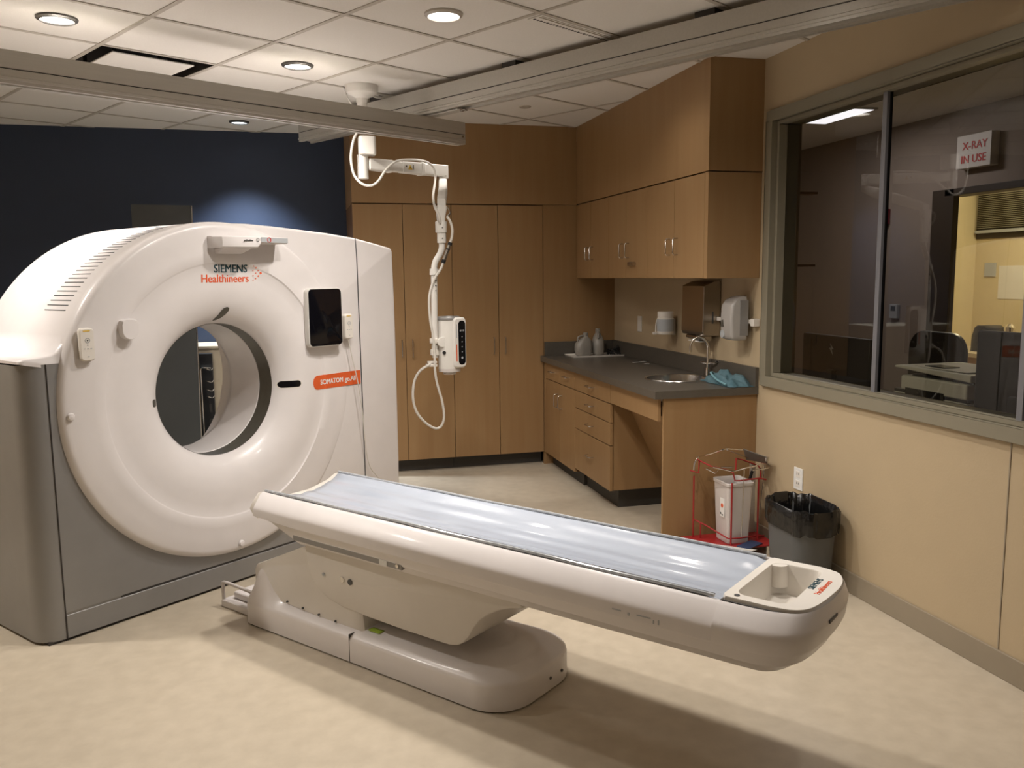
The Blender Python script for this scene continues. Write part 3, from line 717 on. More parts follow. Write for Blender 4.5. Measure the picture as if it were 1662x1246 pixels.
# upper cabinets
UX, UY0, UZ0, UZ1 = 2.17, 4.185, 1.472, 2.036
struct(MB().box(UX, X1, UY0, YC-.02, UZ1+.006, CEIL).build('trim_4', M_wood, smooth=False), 'maple soffit box above the wall cabinets')
UY = (4.225, 4.985, 5.66, 6.34)
ulab = ['maple wall cabinet with two doors, nearest the window and above the sink', 'maple wall cabinet with two doors and a small lock, the middle one of the row', 'maple wall cabinet with two doors, at the corner by the tall cabinets']
HP = [((4.60, 1.655),), ]
for k in range(3):
    ya, yb = UY[k], UY[k+1]
    t = thing('wall_cabinet', (2.33, (ya+yb)/2, UZ0), ulab[k], 'cabinet')
    MB().box(UX+.02, X1-.002, ya+.001, yb-.001, UZ0, UZ1).build('carcass', M_wood, t, world=True)
    ym = (4.60, 5.335, 6.025)[k]
    for a, c_, s in ((ya, ym, -1), (ym, yb, 1)):
        d = front(t, 'door', a, c_, UZ0, UZ1, UX+.019, 'x')
        dhandle(d, (UX, ym+s*.05, 1.655), (0, 0, 1), (-1, 0, 0), L=.094)
    if k == 1:
        b = MB(); b.cyl((UX-.012, 5.235, 1.566), (UX-.012, 5.165, 1.566), .014); b.box(UX-.018, UX, 5.18, 5.27, 1.555, 1.577); b.build('cabinet_lock', M_steel, t, world=True)
    if k == 0: MB().box(UX, X1-.002, UY0, ya-.001, UZ0, UZ1).build('end_panel', M_wood, t, world=True, bevel=.001, seg=1)
# base cabinets
BX = 1.90; CZ0, CZ1 = .828, .87
t = thing('base_cabinet', (2.2, 5.97, 0), 'maple base cabinet with two doors under two small drawers, in the corner', 'cabinet')
MB().box(BX+.02, X1-.002, 5.605, YC-.02, .10, CZ0-.001).build('carcass', M_woodd, t, world=True)
MB().box(BX+.07, X1-.002, 5.605, YC-.02, 0, .10).build('toe_kick', M_toe, t, world=True)
for ya, yb in ((5.605, 5.955), (5.955, 6.30)):
    d = front(t, 'drawer', ya, yb, .695, .822, BX+.019, 'x'); dhandle(d, (BX, (ya+yb)/2, .765), (0, 1, 0), (-1, 0, 0), L=.09)
    d = front(t, 'door', ya, yb, .10, .693, BX+.019, 'x'); dhandle(d, (BX, 5.955+(-.05 if ya < 5.7 else .05), .56), (0, 0, 1), (-1, 0, 0), L=.1)
MB().box(BX, BX+.019, 6.301, YC-.02, .10, .822).build('filler_strip', M_wood, t, world=True)
t = thing('base_cabinet', (2.2, 5.26, 0), 'maple drawer cabinet with four drawers beside the knee space', 'cabinet')
MB().box(BX+.02, X1-.002, 4.93, 5.604, .13, CZ0-.001).build('carcass', M_wood, t, world=True)
MB().box(BX+.09, X1-.002, 4.99, 5.604, 0, .13).build('toe_kick', M_toe, t, world=True)
for za, zb in ((.695, .822), (.572, .693), (.425, .570), (.13, .423)):
    d = front(t, 'drawer', 4.915, 5.604, za, zb, BX+.019, 'x'); dhandle(d, (BX, 5.27, (za+zb)/2+.01 if zb < .5 else (za+zb)/2), (0, 1, 0), (-1, 0, 0), L=.1)
t = thing('sink_apron', (BX+.01, 4.56, .71), 'maple apron board under the counter edge over the knee space', 'panel')
MB().box(BX, BX+.019, 4.20, 4.912, .70, CZ0-.002).build('apron_board', M_wood, t, world=True, bevel=.001, seg=1)
tag(MB().prism([(2.02, .69), (2.04, .69), (2.30, .16), (2.485, .16), (2.485, .14), (2.29, .14)], 4.20, 4.928, 'xz').build('pipe_cover_panel', M_wood, smooth=False), 'slanted maple panel hiding the pipes in the knee space under the sink', 'panel')
tag(MB().box(1.925, X1-.001, 4.178, 4.197, 0, CZ0-.001).build('end_panel', M_wood, bevel=.001, seg=1), 'wide maple end panel closing the counter toward the window wall', 'panel')
# counter with sink
ct = MB().box(1.868, X1-.001, 4.165, YC-.021, CZ0, CZ1).build('countertop', M_counter)
SKC = Vector((2.235, 4.665, CZ1))
cu = MB().cyl(SKC-Vector((0, 0, .1)), SKC+Vector((0, 0, .1)), .185, n=64).build('cutter', M_counter)
carve(ct, cu); tag(ct, 'long grey brown laminate worktop with a round sink', 'countertop')
ct.data.set_sharp_from_angle(angle=radians(30))
bs = MB().box(X1-.022, X1-.001, 4.166, YC-.022, CZ1+.0005, CZ1+.108).build('backsplash', M_counter, ct, world=True, bevel=.001)
MB().box(1.9, X1-.023, YC-.042, YC-.0215, CZ1+.0005, CZ1+.108).build('backsplash', M_counter, ct, world=True, bevel=.001)
sk = tag(MB().lathe([(.197, .002), (.195, .006), (.184, .003), (.180, -.02), (.172, -.12), (.14, -.15), (.03, -.156), (.001, -.156)], SKC, n=64, caps=False).build('sink', M_steel), 'round stainless steel sink bowl set in the worktop', 'sink')
fb = hx(1147, 607, 2.435); fb = Vector((2.435, 4.66, CZ1))
fc = thing('faucet', fb, 'chrome gooseneck faucet behind the round sink', 'faucet')
b = MB(); b.lathe([(.026, .0006), (.026, .006), (.016, .012), (.013, .06)], fb, n=24, caps=True); b.build('faucet_base', M_chrome, fc, world=True)
MB().tube([fb+Vector(p) for p in ((0, 0, .05), (0, 0, .165), (-.006, .001, .205), (-.03, .005, .238), (-.058, .01, .246), (-.088, .015, .232), (-.105, .018, .195), (-.108, .018, .155))], .0095, n=14).build('spout', M_chrome, fc, world=True)
b = MB(); b.tube([fb+Vector(p) for p in ((0, 0, .085), (.02, -.05, .09), (.03, -.075, .105))], .006, smooth=3)
b.build('lever', M_chrome, fc, world=True)
MB().tube([fb+Vector(p) for p in ((0, 0, .085), (-.02, .045, .09))], .006, smooth=3).build('lever', M_chrome, fc, world=True)

# wall fittings
tag(MB().box(X1-.007, X1, 5.80, 5.87, 1.075, 1.19).build('switch_plate', M_plate, bevel=.002), 'pale switch plate on the wall over the worktop corner', 'switch plate')
ot = thing('power_outlet', (X1, 3.755, .39), 'white power outlet plate on the tan wall above the waste bin', 'outlet')
MB().box(X1-.006, X1, 3.715, 3.792, .385, .50).build('cover_plate', M_whitelab, ot, world=True, bevel=.002)
b = MB()
for z in (.418, .467): b.box(X1-.0075, X1-.005, 3.735, 3.772, z-.017, z+.017)
b.build('receptacle', M_plate, ot, world=True, bevel=.003)
b = MB()
for z in (.418, .467):
    for y in (3.746, 3.761): b.box(X1-.008, X1-.007, y-.002, y+.002, z-.003, z+.008)
b.build('outlet_slots', M_ink, ot, world=True)
# paper towel dispenser
td = thing('towel_dispenser', (2.38, 4.74, 1.13), 'brushed steel paper towel dispenser on the wall under the wall cabinets', 'towel dispenser')
MB().prism([(2.485, 1.125), (2.485, 1.455), (2.44, 1.452), (2.375, 1.425), (2.37, 1.15), (2.38, 1.125)], 4.61, 4.90, 'xz').build('dispenser_body', M_towel, td, world=True, bevel=.004)
MB().prism([(2.46, 1.09), (2.46, 1.123), (2.385, 1.123), (2.38, 1.105), (2.42, 1.09)], 4.66, 4.86, 'xz').build('towel_slot', M_towel, td, world=True, bevel=.006)
MB().box(2.43, 2.44, 4.6085, 4.611, 1.20, 1.27).build('level_slot', M_ink, td, world=True)
MB().box(2.39, 2.455, 4.68, 4.84, 1.083, 1.089).build('towel_edge', M_paper, td, world=True)
# rail with soap dispenser and wipes tub
rl = thing('wall_rail', (2.46, 4.45, 1.22), 'white accessory rail on the wall behind the soap dispenser', 'rail')
MB().box(2.458, 2.478, 4.18, 4.607, 1.217, 1.24).build('rail_bar', M_plate, rl, world=True, bevel=.003)
MB().box(2.45, 2.488, 4.168, 4.205, 1.205, 1.247).build('rail_end', M_plate, rl, world=True, bevel=.003)
MB().box(2.478, 2.489, 4.55, 4.59, 1.217, 1.24).build('rail_foot', M_plate, rl, world=True)
sd = thing('soap_dispenser', (2.41, 4.30, 1.12), 'grey and white soap dispenser on the wall right of the towel dispenser', 'soap dispenser')
def sdl(z, xf, hw, r=.016): return [Vector((x, y, z)) for x, y in rrect(2.452-xf, 2*hw, r, 6, (2.452+xf)/2, 4.295)]
MB().loft([sdl(1.125, 2.378, .056), sdl(1.132, 2.360, .062), sdl(1.15, 2.352, .064), sdl(1.25, 2.346, .064), sdl(1.32, 2.352, .063), sdl(1.35, 2.372, .060), sdl(1.366, 2.40, .054), sdl(1.372, 2.43, .046)]).build('dispenser_shell', mat('dispenser_grey', (.42, .40, .38), .35), sd, world=True, ang=60)
MB().prism([(4.315, 1.20), (4.345, 1.20), (4.34, 1.235), (4.32, 1.24)], 2.3455, 2.3515, 'yz').build('level_window', M_band, sd, world=True)
MB().lathe([(.001, -.004), (.022, -.002), (.026, .012)], (2.349, 4.332, 1.158), 'x', 24, caps=False).build('push_button', M_grylab, sd, world=True)
MB().box(2.4, 2.455, 4.23, 4.36, 1.15, 1.35).build('back_plate', M_silver, sd, world=True, bevel=.004)
wtb = thing('wipes_tub', (2.40, 5.20, 1.10), 'white wipes tub in a wall holder, half behind the towel dispenser', 'tub')
MB().lathe([(.001, 1.10), (.052, 1.10), (.056, 1.106), (.056, 1.205), (.050, 1.212), (.053, 1.216), (.053, 1.246), (.048, 1.25), (.001, 1.25)], (2.40, 5.20, 0), n=36, caps=False).build('tub_body', M_plate, wtb, world=True)
MB().lathe([(.0565, 1.12), (.0568, 1.122), (.0568, 1.198), (.0565, 1.2)], (2.40, 5.20, 0), n=36, caps=False).build('tub_label', M_grylab, wtb, world=True)
b = MB(); b.box(2.455, 2.49, 5.235, 5.30, 1.09, 1.20); b.box(2.34, 2.49, 5.26, 5.275, 1.095, 1.11); b.tube([(2.47, 5.27, 1.21), (2.42, 5.272, 1.225), (2.37, 5.27, 1.19), (2.36, 5.268, 1.10)], .004, smooth=4); b.build('wall_holder', M_plate, wtb, world=True)
# things on the worktop
tp = thing('serving_tray', (2.30, 6.20, CZ1), 'thin white tray on the far end of the worktop, under two jugs', 'tray')
b = MB(); R = rrect(.44, .22, .015, 4, 2.265, 6.195)
tl = lambda k, z: [Vector((2.265+(x-2.265)*k, 6.195+(y-6.195)*k, z)) for x, y in R]
b.loft([tl(.97, CZ1+.001), tl(1, CZ1+.013), tl(.985, CZ1+.013), tl(.96, CZ1+.005)]); b.build('tray_body', M_plate, tp, world=True)
def jug(x, y, rz, lab, s=1):
    t = thing('plastic_jug', (x, y, CZ1+.006), lab, 'jug', rz)
    b = MB(); loops = []
    for z, w, d, r in ((0, .10, .07, .03), (.01, .125, .085, .04), (.05, .14, .095, .045), (.10, .135, .09, .042), (.135, .10, .07, .034), (.155, .05, .045, .022), (.165, .036, .036, .0175)):
        loops.append([Vector((px_+(.02*sm(z, .1, .16)), py_, z*s)) for px_, py_ in rrect(w, d, r, 5)])
    b.loft(loops); b.build('jug_body', M_jug, t, ang=60)
    MB().lathe([(.001, .164*s), (.019, .164*s), (.019, .19*s), (.016, .194*s), (.001, .194*s)], (.02, 0, 0), n=20, caps=False).build('jug_cap', M_jug, t)
    MB().tube([(-.05, 0, .125*s), (-.045, 0, .155*s), (-.01, 0, .168*s), (.01, 0, .16*s)], .008, smooth=4).build('jug_handle', M_jug, t)
jug(2.165, 6.18, .2, 'hazy plastic jug on the white tray, the left and lower one', .92)
jug(2.30, 6.22, 1.3, 'hazy plastic jug on the white tray, the right and taller one', 1.05)
bk = MB()
for k in range(7):
    a = k*.9; bk.tube([(2.40+.02*cos(a), 6.22+.02*sin(a), CZ1+.007), (2.42+.04*cos(a+1), 6.20+.05*sin(a+1), CZ1+.03+.012*k*.6), (2.44+.03*cos(a+2), 6.19+.05*sin(a+2), CZ1+.012)], .006, n=6, smooth=4)
tag(bk.build('cable_bundle', M_black), 'black cable bundle lying on the tray right of the jugs', 'cable')
for k, (px, py, w, r_, lab) in enumerate(((1031, 588, .045, .1, 'small white sticker on the worktop, the leftmost of the loose ones'), (1043, 587, .06, .5, 'long thin paper slip on the worktop between the stickers'), (1050, 590.5, .035, -.2, 'small white sticker on the worktop, nearest the front edge'), (1066, 588, .06, .9, 'folded paper slip on the worktop, nearest the sink'))):
    p = hz(px, py, CZ1)
    M = Matrix.Translation((p.x, p.y, CZ1+.0012)) @ Matrix.Rotation(r_, 4, 'Z')
    tag(MB().box(-w/2, w/2, -.012, .012, -.0006, .0008, M).build('paper_slip', M_paper), lab, 'paper')
# crumpled scrub cloth
b = MB(); nx, ny = 40, 30; rows = []
P0 = Vector((2.40, 4.36, CZ1+.001))
def cl(i, j):
    s_, t_ = i/nx*2-1, j/ny*2-1
    e = max(0, 1-(abs(s_)**2.6+abs(t_)**2.6)**1.0)
    hgt = .055*e**.45*(1+.25*sin(5*s_+2*t_)+.22*sin(7*t_-3*s_)+.12*sin(13*s_+5*t_)-.30*abs(sin(6*s_+3.2*t_+1))-.22*abs(sin(4*s_-7*t_))+.2) if e > 0 else 0
    x = .085*s_*(1+.10*sin(6*t_)); y = .185*t_*(1+.06*sin(7*s_))
    if t_ < 0: hgt *= 1+.25*t_
    return P0+Vector((x, y, .002+max(0, hgt)))
for i in range(nx+1): rows.append([cl(i, j) for j in range(ny+1)])
b.loft(rows, closed=False)
b.faces([cl(0, 0)-Vector((0, 0, .001)), cl(nx, 0)-Vector((0, 0, .001)), cl(nx, ny)-Vector((0, 0, .001)), cl(0, ny)-Vector((0, 0, .001))], [(0, 1, 2, 3)])
so = thing('folded_cloth', P0, 'crumpled teal fabric pile on the worktop beside the sink', 'cloth')
b.build('cloth_pile', M_scrub, so, world=True, ang=80)
MB().tube([P0+Vector(p) for p in ((-.087, -.15, .012), (-.09, -.05, .03), (-.07, .06, .055), (-.02, .14, .05))], .006, n=8).build('cloth_piping', mat('teal_light', (.16, .32, .37), .8), so, world=True)
p = hz(1158, 618, CZ1+.005)
b = MB(); b.lathe([(.002, .0), (.022, .004), (.015, .02), (.006, .028), (.001, .024)], (p.x, p.y, CZ1+.001), n=7, caps=False)
tag(b.build('crumpled_tissue', M_paper, smooth=False), 'small crumpled white tissue at the front of the teal fabric', 'tissue')

# ------------------------------------------------------------------ hanging injector arm
BY, EY = 5.25, 5.50
def AB(px, py): return hy(px, py, BY)
def AE(px, py): return hy(px, py, EY)
PY_ = 5.0
def AP(px, py): return hy(px, py, PY_)
def AM(px, py, t): return hy(px, py, BY+(EY-BY)*t)
c = AB(587, 160); cx, cy = c.x, BY
arm = thing('injector_arm', (cx, cy, 2.0), 'white ceiling mounted swing arm with a hanging pole and cables', 'swing arm')
MB().lathe([(.001, CEIL-.001), (.098, CEIL-.001), (.098, CEIL-.028), (.090, CEIL-.045), (.055, CEIL-.062), (.036, CEIL-.075), (.032, CEIL-.10), (.001, CEIL-.10)], (cx, cy, 0), n=40, caps=False).build('ceiling_plate', M_white2, arm, world=True)
MB().cyl((cx, cy, CEIL-.09), (cx, cy, AB(0, 222).z if 0 else 2.35), .029, n=28).build('drop_pole', M_white2, arm, world=True)
# collar block
bx = AB(581, 218).x; bx2 = AB(609, 218).x; zt, zb = AB(595, 222).z, AB(595, 252).z
R = rrect(bx2-bx, .10, .022, 5, (bx+bx2)/2, cy)
MB().loft([[Vector((x, y, z)) for x, y in R] for z in (zb, zt)]).build('collar_block', M_white2, arm, world=True, bevel=.006)
px_ = AB(589, 270).x
MB().cyl((px_, cy, zb+.002), (px_, cy, AB(589, 290).z), .033, n=28).build('pivot_tube', M_white2, arm, world=True)
# horizontal arm: tapered box between base and elbow
def armsec(p, h0, w): 
    d = Vector((EY-BY, 0)).x
    dirn = (Vector((AE(718, 275).x, EY, 0))-Vector((cx, cy, 0))).normalized(); n = Vector((-dirn.y, dirn.x, 0))
    return [p+n*a*w+Vector((0, 0, b_*h0)) for a, b_ in ((-1, -.85), (-.85, -1), (.85, -1), (1, -.85), (1, .85), (.85, 1), (-.85, 1), (-1, .85))]
A_ = [(597, 266.5, .02, .033, .030), (622, 269, .22, .036, .033), (636, 270, .33, .033, .030), (650, 271.5, .45, .031, .028)]
MB().loft([armsec(AM(px, py, t), h_, w_) for px, py, t, h_, w_ in A_]).build('arm_inner', M_white2, arm, world=True, bevel=.003)
A_ = [(630, 270, .30, .037, .034), (634, 270.5, .33, .037, .034)]
MB().loft([armsec(AM(px, py, t), h_, w_) for px, py, t, h_, w_ in A_]).build('arm_strap', M_plate, arm, world=True, bevel=.003)
A_ = [(650, 271.5, .45, .033, .031), (680, 274, .70, .036, .033), (681, 274.2, .705, .040, .036), (685, 274.6, .735, .040, .036), (686, 274.8, .74, .034, .032), (712, 277, .95, .036, .033), (720, 277.5, 1.0, .036, .033)]
MB().loft([armsec(AM(px, py, t), h_, w_) for px, py, t, h_, w_ in A_]).build('arm_outer', M_white2, arm, world=True, bevel=.002)
# warning symbols on the arm side
q = AM(661, 272, .55); dirn = (Vector((AE(718, 275).x, EY, 0))-Vector((cx, cy, 0))).normalized(); nrm = Vector((dirn.y, -dirn.x, 0))
base = q+nrm*.0345
def onarm(name, pts, m_):
    b = MB(); L = [base+dirn*a+Vector((0, 0, 1))*c_ for a, c_ in pts]
    b.loft([L, [p+nrm*.001 for p in L]]); return b.build(name, m_, arm, world=True, smooth=False)
onarm('warning_triangle', [(-.016, -.014), (.016, -.014), (0, .014)], M_yel)
onarm('warning_triangle_mark', [(-.002, -.008), (.002, -.008), (.002, .004), (-.002, .004)], M_ink).location += (frame(arm).to_3x3().inverted() @ (nrm*.0012))
onarm('arm_mark', [(-.034, -.002), (-.024, -.002), (-.024, .008), (-.034, .008)], M_ink)
onarm('arm_mark', [(.024, -.012), (.027, -.012), (.027, .014), (.024, .014)], M_ink)
# elbow and drop linkage
ex = AE(720, 275); 
MB().cyl((ex.x, EY, AE(0+720, 268).z), (ex.x, EY, AE(720, 290).z), .030, n=28).build('elbow_hub', M_white2, arm, world=True, bevel=.003)
def vsec(px, py, w, d): p = AE(px, py); return [Vector((p.x+x, EY+y, p.z)) for x, y in rrect(w, d, min(w, d)*.25, 4)]
def lsec(px, py, y, w, h):
    p = hy(px, py, y); return [p+Vector((x, 0, z)) for x, z in rrect(w, h, min(w, h)*.25, 4)]
MB().loft([lsec(719, 294, 5.52, .052, .05), lsec(719, 301, 5.42, .056, .075), lsec(719, 309, 5.28, .054, .07), lsec(718, 318, 5.14, .054, .068), lsec(717, 325, 5.04, .054, .06), lsec(716.5, 329, 4.99, .05, .05)]).build('spring_arm', M_white2, arm, world=True, bevel=.002)
def psec(px, py, w, d): p = AP(px, py); return [Vector((p.x+x, PY_+y, p.z)) for x, y in rrect(w, d, min(w, d)*.25, 4)]
MB().loft([psec(716, 334, .058, .06), psec(716, 340, .062, .064), psec(715.5, 352, .048, .05), psec(716, 364, .046, .046)]).build('tilt_joint', M_white2, arm, world=True, bevel=.002)
MB().tube([AP(725, 336)+Vector((.0, -.03, 0)), AP(729, 346)+Vector((.0, -.03, 0)), AP(724, 352)+Vector((.0, -.03, 0))], .005).build('release_ring', M_chrome, arm, world=True)
MB().lathe([(.001, 0), (.033, 0), (.034, .003), (.034, .062), (.032, .065), (.001, .065)], AP(716, 377.5), n=28, caps=False).build('swivel_sleeve', M_white2, arm, world=True)
MB().lathe([(.001, 0), (.027, 0), (.027, .062), (.001, .062)], AP(717, 394), n=28, caps=False).build('swivel_sleeve', M_white2, arm, world=True)
MB().cyl(AP(716.5, 370)+Vector((0, -.035, 0)), AP(716.5, 370)+Vector((0, -.033, 0)), .004).build('set_screw', M_ink, arm, world=True)
MB().cyl(AP(717, 387)+Vector((0, -.0285, 0)), AP(717, 387)+Vector((0, -.026, 0)), .004).build('set_screw', M_ink, arm, world=True)
MB().tube([AP(717, 392), AP(717, 402), AP(714, 412), AP(707, 424), AP(704.5, 436), AP(704.5, 450), AP(705, 500), AP(705.5, 560), AP(706, 580)], .0185, n=18).build('hanging_pole', M_white2, arm, world=True)
MB().cyl(AP(704.5, 436), AP(704.5, 446), .026, n=24).build('cable_clamp', M_white2, arm, world=True)
def onp(name, pts):
    b = MB(); b.loft([pts, [p-Vector((0, .001, 0)) for p in pts]]); return b.build(name, M_ink, arm, world=True, smooth=False)
for (dy, s) in ((456, .009), (464, .009), (472, .007)):
    p = AP(706.5, dy)-Vector((0, .019, 0)); onp('pole_mark', [p+Vector((-s*.6, 0, s*.5)), p+Vector((s*.6, 0, s)), p+Vector((s*.2, 0, -s))])
# cables
def cab(name, pts, r=.0075, m_=None): return MB().tube(pts, r, n=10).build(name, m_ or M_cable, arm, world=True)
dn = Vector((0, -.06, 0))
cab('power_cable', [AB(579, 216)+dn*.4, AB(572, 232)+dn, AB(568.5, 258)+dn, AB(573, 284)+dn, AB(585, 299)+dn, AB(600, 303)+dn, AB(612, 296)+dn, AM(622, 281, .2)+dn, AM(631, 271, .3)+dn*.8, AM(642, 263.5, .4)+dn, AM(660, 261.5, .55)+dn, AM(680, 262.5, .7)+dn, AM(694, 267, .8)+dn, AM(703, 278, .9)+dn, hy(706, 295, 5.40), hy(703, 318, 5.2), hy(704, 335, 5.02)+dn*.5, AP(709, 350)+dn, AP(713, 362)+dn*.7])
cab('power_cable', [AP(724, 352)+dn*.5, AP(729, 360)+dn*.6, AP(732, 373)+dn*.7, AP(731, 386)+dn*.7, AP(728, 396)+dn*.7])
q0, q1 = AP(729, 394)+dn*.7, AP(717, 427)+dn*.7
MB().cyl(q0, q0.lerp(q1, .13), .0135, n=16).build('plug_collar', M_black, arm, world=True)
MB().cyl(q0.lerp(q1, .13), q0.lerp(q1, .84), .011, n=16).build('cable_plug', M_steel, arm, world=True)
MB().cyl(q0.lerp(q1, .84), q1, .0135, n=16).build('plug_collar', M_black, arm, world=True)
MB().cyl(q0.lerp(q1, .3), q0.lerp(q1, .36), .0125, n=16).build('plug_band', M_black, arm, world=True)
cab('power_cable', [q1, AP(713, 437)+dn*.7, AP(703, 453)+dn*.6, AP(697, 472)+dn*.6, AP(695, 490)+dn*.6, AP(697, 520)+dn*.6, AP(702, 548)+dn*.6, AP(704, 575)+dn*.6, AP(704.5, 600)+dn*.6, AP(708, 622)+dn*.6, AP(716, 650)+dn*.6, AP(719, 675)+dn*.6, AP(714, 690)+dn*.6, AP(704, 693)+dn*.6, AP(689, 684)+dn*.6, AP(675, 667)+dn*.6, AP(669, 645)+dn*.6, AP(671, 618)+dn*.6, AP(680, 601)+dn*.6, AP(693, 592)+dn*.6, AP(698, 590)+dn*.3])
# plug cord at the ceiling
p0 = hz(561, 141, CEIL-.004)
MB().tube([p0, AB(562, 152), AB(566, 163), AB(572, 170)+Vector((0, .02, 0))], .004).build('ceiling_cord', M_cable, arm, world=True)
MB().box(p0.x-.012, p0.x+.012, p0.y-.008, p0.y+.008, CEIL-.012, CEIL-.005).build('cord_grommet', M_black, arm, world=True)
# small round camera dome next to the mount
q = hz(632, 156, CEIL)
dm = thing('ceiling_sensor', (q.x, q.y, CEIL), 'small white sensor cap on the ceiling beside the arm mount', 'sensor')
MB().lathe([(.001, -.03), (.03, -.028), (.042, -.018), (.045, -.001), (.001, -.001)], q, n=28, caps=False).build('sensor_cap', M_white2, dm, world=True)
MB().tube([q+Vector((-.03, -.01, -.015)), q+Vector((-.09, -.05, -.018)), (cx+.05, cy+.03, CEIL-.04)], .008).build('sensor_cable', M_white2, dm, world=True)
# injector head
ic = AP(729, 560); icx = ic.x
inj = thing('contrast_injector', (icx, PY_, AP(729, 600).z), 'white cylindrical injector head with black control strip, hung on the pole', 'injector')
zt, zb = AP(729, 517).z, AP(729, 601).z
RR = (AP(748, 540).x-AP(712, 540).x)/2*.98
def il(z, k=1, ox=0): return [Vector((icx+ox+RR*k*cos(a), PY_+RR*k*sin(a), z)) for a in [2*pi*i/40 for i in range(40)]]
MB().loft([il(zb, .90), il(zb+.01, .98), il(zb+.02, 1), il(zt-.02, .98), il(zt-.006, .96)]).build('injector_body', M_white2, inj, world=True)
MB().loft([il(zt-.006, .93), il(zt-.004, 1.03), il(zt+.008, 1.03), il(zt+.014, .98), il(zt+.014, .80), il(zt+.008, .78)]).build('injector_cap', M_silver, inj, world=True)
MB().loft([il(zb-.022, .55), il(zb-.02, .60), il(zb-.002, .62)]).build('injector_nozzle', M_tote, inj, world=True)
MB().loft([il(zb-.004, .99), il(zb+.016, 1.02)]).build('base_ring', M_tote, inj, world=True)
# control strip housing on the right-front
fd = Vector((.42, -.91, 0)).normalized(); sd_ = Vector((fd.y*-1, fd.x, 0)); sd_ = Vector((.91, .42, 0))
P = [(sd_*x+Vector((0, 0, z))) for x, z in rrect(.082, .30, .02, 5)]
cc = Vector((icx, PY_, (zt+zb)/2+.015))+fd*(RR*.62)+sd_*.025
MB().loft([[cc+p for p in P], [cc+fd*.035+p for p in P], [cc+fd*.042+p*.95 for p in P]]).build('control_housing', M_white2, inj, world=True, ang=30)
P = [(sd_*(x+.010)+Vector((0, 0, z))) for x, z in rrect(.050, .262, .022, 6)]
MB().loft([[cc+fd*.040+p for p in P], [cc+fd*.0435+p for p in P]]).build('control_strip', M_glassb, inj, world=True, ang=30)
b = MB()
for z in (.075, .07, .035, .005, -.025, -.055, -.09):
    for x in ((-.012, 0, .012) if z > .06 else (0,)):
        q = cc+fd*.0438+sd_*(x+.010)+Vector((0, 0, z)); r_ = .0035 if z > -.08 else .007
        b.cyl(q, q+fd*.0006, r_, n=10)
b.build('control_buttons', M_grylab, inj, world=True)
P = [(sd_*x+Vector((0, 0, z))) for x, z in ((-.030, .03), (-.024, .03), (-.024, .11), (-.030, .11))]
MB().loft([[cc+fd*.042+p for p in P], [cc+fd*.0428+p for p in P]]).build('side_sticker', M_grylab, inj, world=True)
P = [(sd_*x+Vector((0, 0, z))) for x, z in ((-.031, -.11), (-.025, -.11), (-.025, -.01), (-.031, -.01))]
MB().loft([[cc+fd*.042+p for p in P], [cc+fd*.0428+p for p in P]]).build('side_sticker', M_orange, inj, world=True)
# clamp between pole and head
px5 = AP(705.5, 555)
b = MB(); b.cyl(AP(705.5, 549)+Vector((0, 0, 0)), AP(705.5, 557), .030, n=24); b.cyl(AP(705.5, 567), AP(705.5, 576), .027, n=24); b.box(px5.x-.022, icx-RR*.9, PY_-.02, PY_+.02, AP(705, 556).z, AP(705, 550).z)
b.build('pole_clamp', M_plate, inj, world=True, bevel=.002)
b = MB(); q = AP(716, 554)+Vector((0, -.055, 0)); b.cyl(q, q+Vector((0, .05, 0)), .030, n=24); b.build('clamp_hub', M_white2, inj, world=True, bevel=.002)
b = MB(); q = AP(718.5, 571)+Vector((0, -.06, 0)); b.cyl(q, q+Vector((0, .04, 0)), .010, n=14); b.build('clamp_knob', M_black, inj, world=True)
b = MB(); q = AP(699, 589); b.box(q.x-.03, q.x+.035, PY_-.03, PY_+.01, q.z-.02, q.z-.004); b.box(q.x-.02, q.x+.035, PY_-.025, PY_+.01, q.z, q.z+.012); b.build('cable_bracket', M_plate, inj, world=True, bevel=.002)

# ------------------------------------------------------------------ behind the scanner
SY = 6.3
sh = thing('lead_shield', (-.86, SY, 0), 'tall dark grey shield panel behind the scanner, seen over its top and through the bore', 'shield')
b = MB(); b.loft([[Vector((x, SY+y, z)) for y in (-.012, .012)] + [] for x, z in ()] or [[Vector((-1.035, SY-.012, .12)), Vector((-.68, SY-.012, .12)), Vector((-.68, SY+.012, .12)), Vector((-1.035, SY+.012, .12))], [Vector((-1.035, SY-.012, 2.005)), Vector((-.655, SY-.012, 2.0)), Vector((-.655, SY+.012, 2.0)), Vector((-1.035, SY+.012, 2.005))]])
b.build('shield_panel', M_shield, sh, world=True)
MB().tube([(-.650, SY, 2.0), (-.678, SY, .10)], .007, smooth=0).build('shield_edge', M_steel, sh, world=True)
MB().box(-1.06, -.66, SY-.18, SY+.18, .0, .06).build('shield_base', M_black, sh, world=True, bevel=.01)
cb = thing('supply_cabinet', (-.35, 6.8, 0), 'cream low cabinet at the navy wall, seen through the scanner bore', 'cabinet')
MB().box(-.9, -.05, 6.62, 7.02, .0, .985).build('cabinet_body', M_cream, cb, world=True)
MB().box(-.92, -.03, 6.60, 7.02, .985, 1.005).build('cabinet_top', M_cream, cb, world=True, bevel=.003)
hk = thing('hook_rack', (-.62, 6.55, .1), 'black rack with chrome hooks behind the scanner bore', 'rack')
MB().box(-.72, -.592, 6.54, 6.60, .10, .955).build('rack_panel', M_black, hk, world=True, bevel=.004)
MB().tube([(-.672, 6.50, .12), (-.672, 6.50, .84), (-.665, 6.50, .855), (-.60, 6.50, .85)], .005, smooth=0).build('hook_rod', M_chrome, hk, world=True)
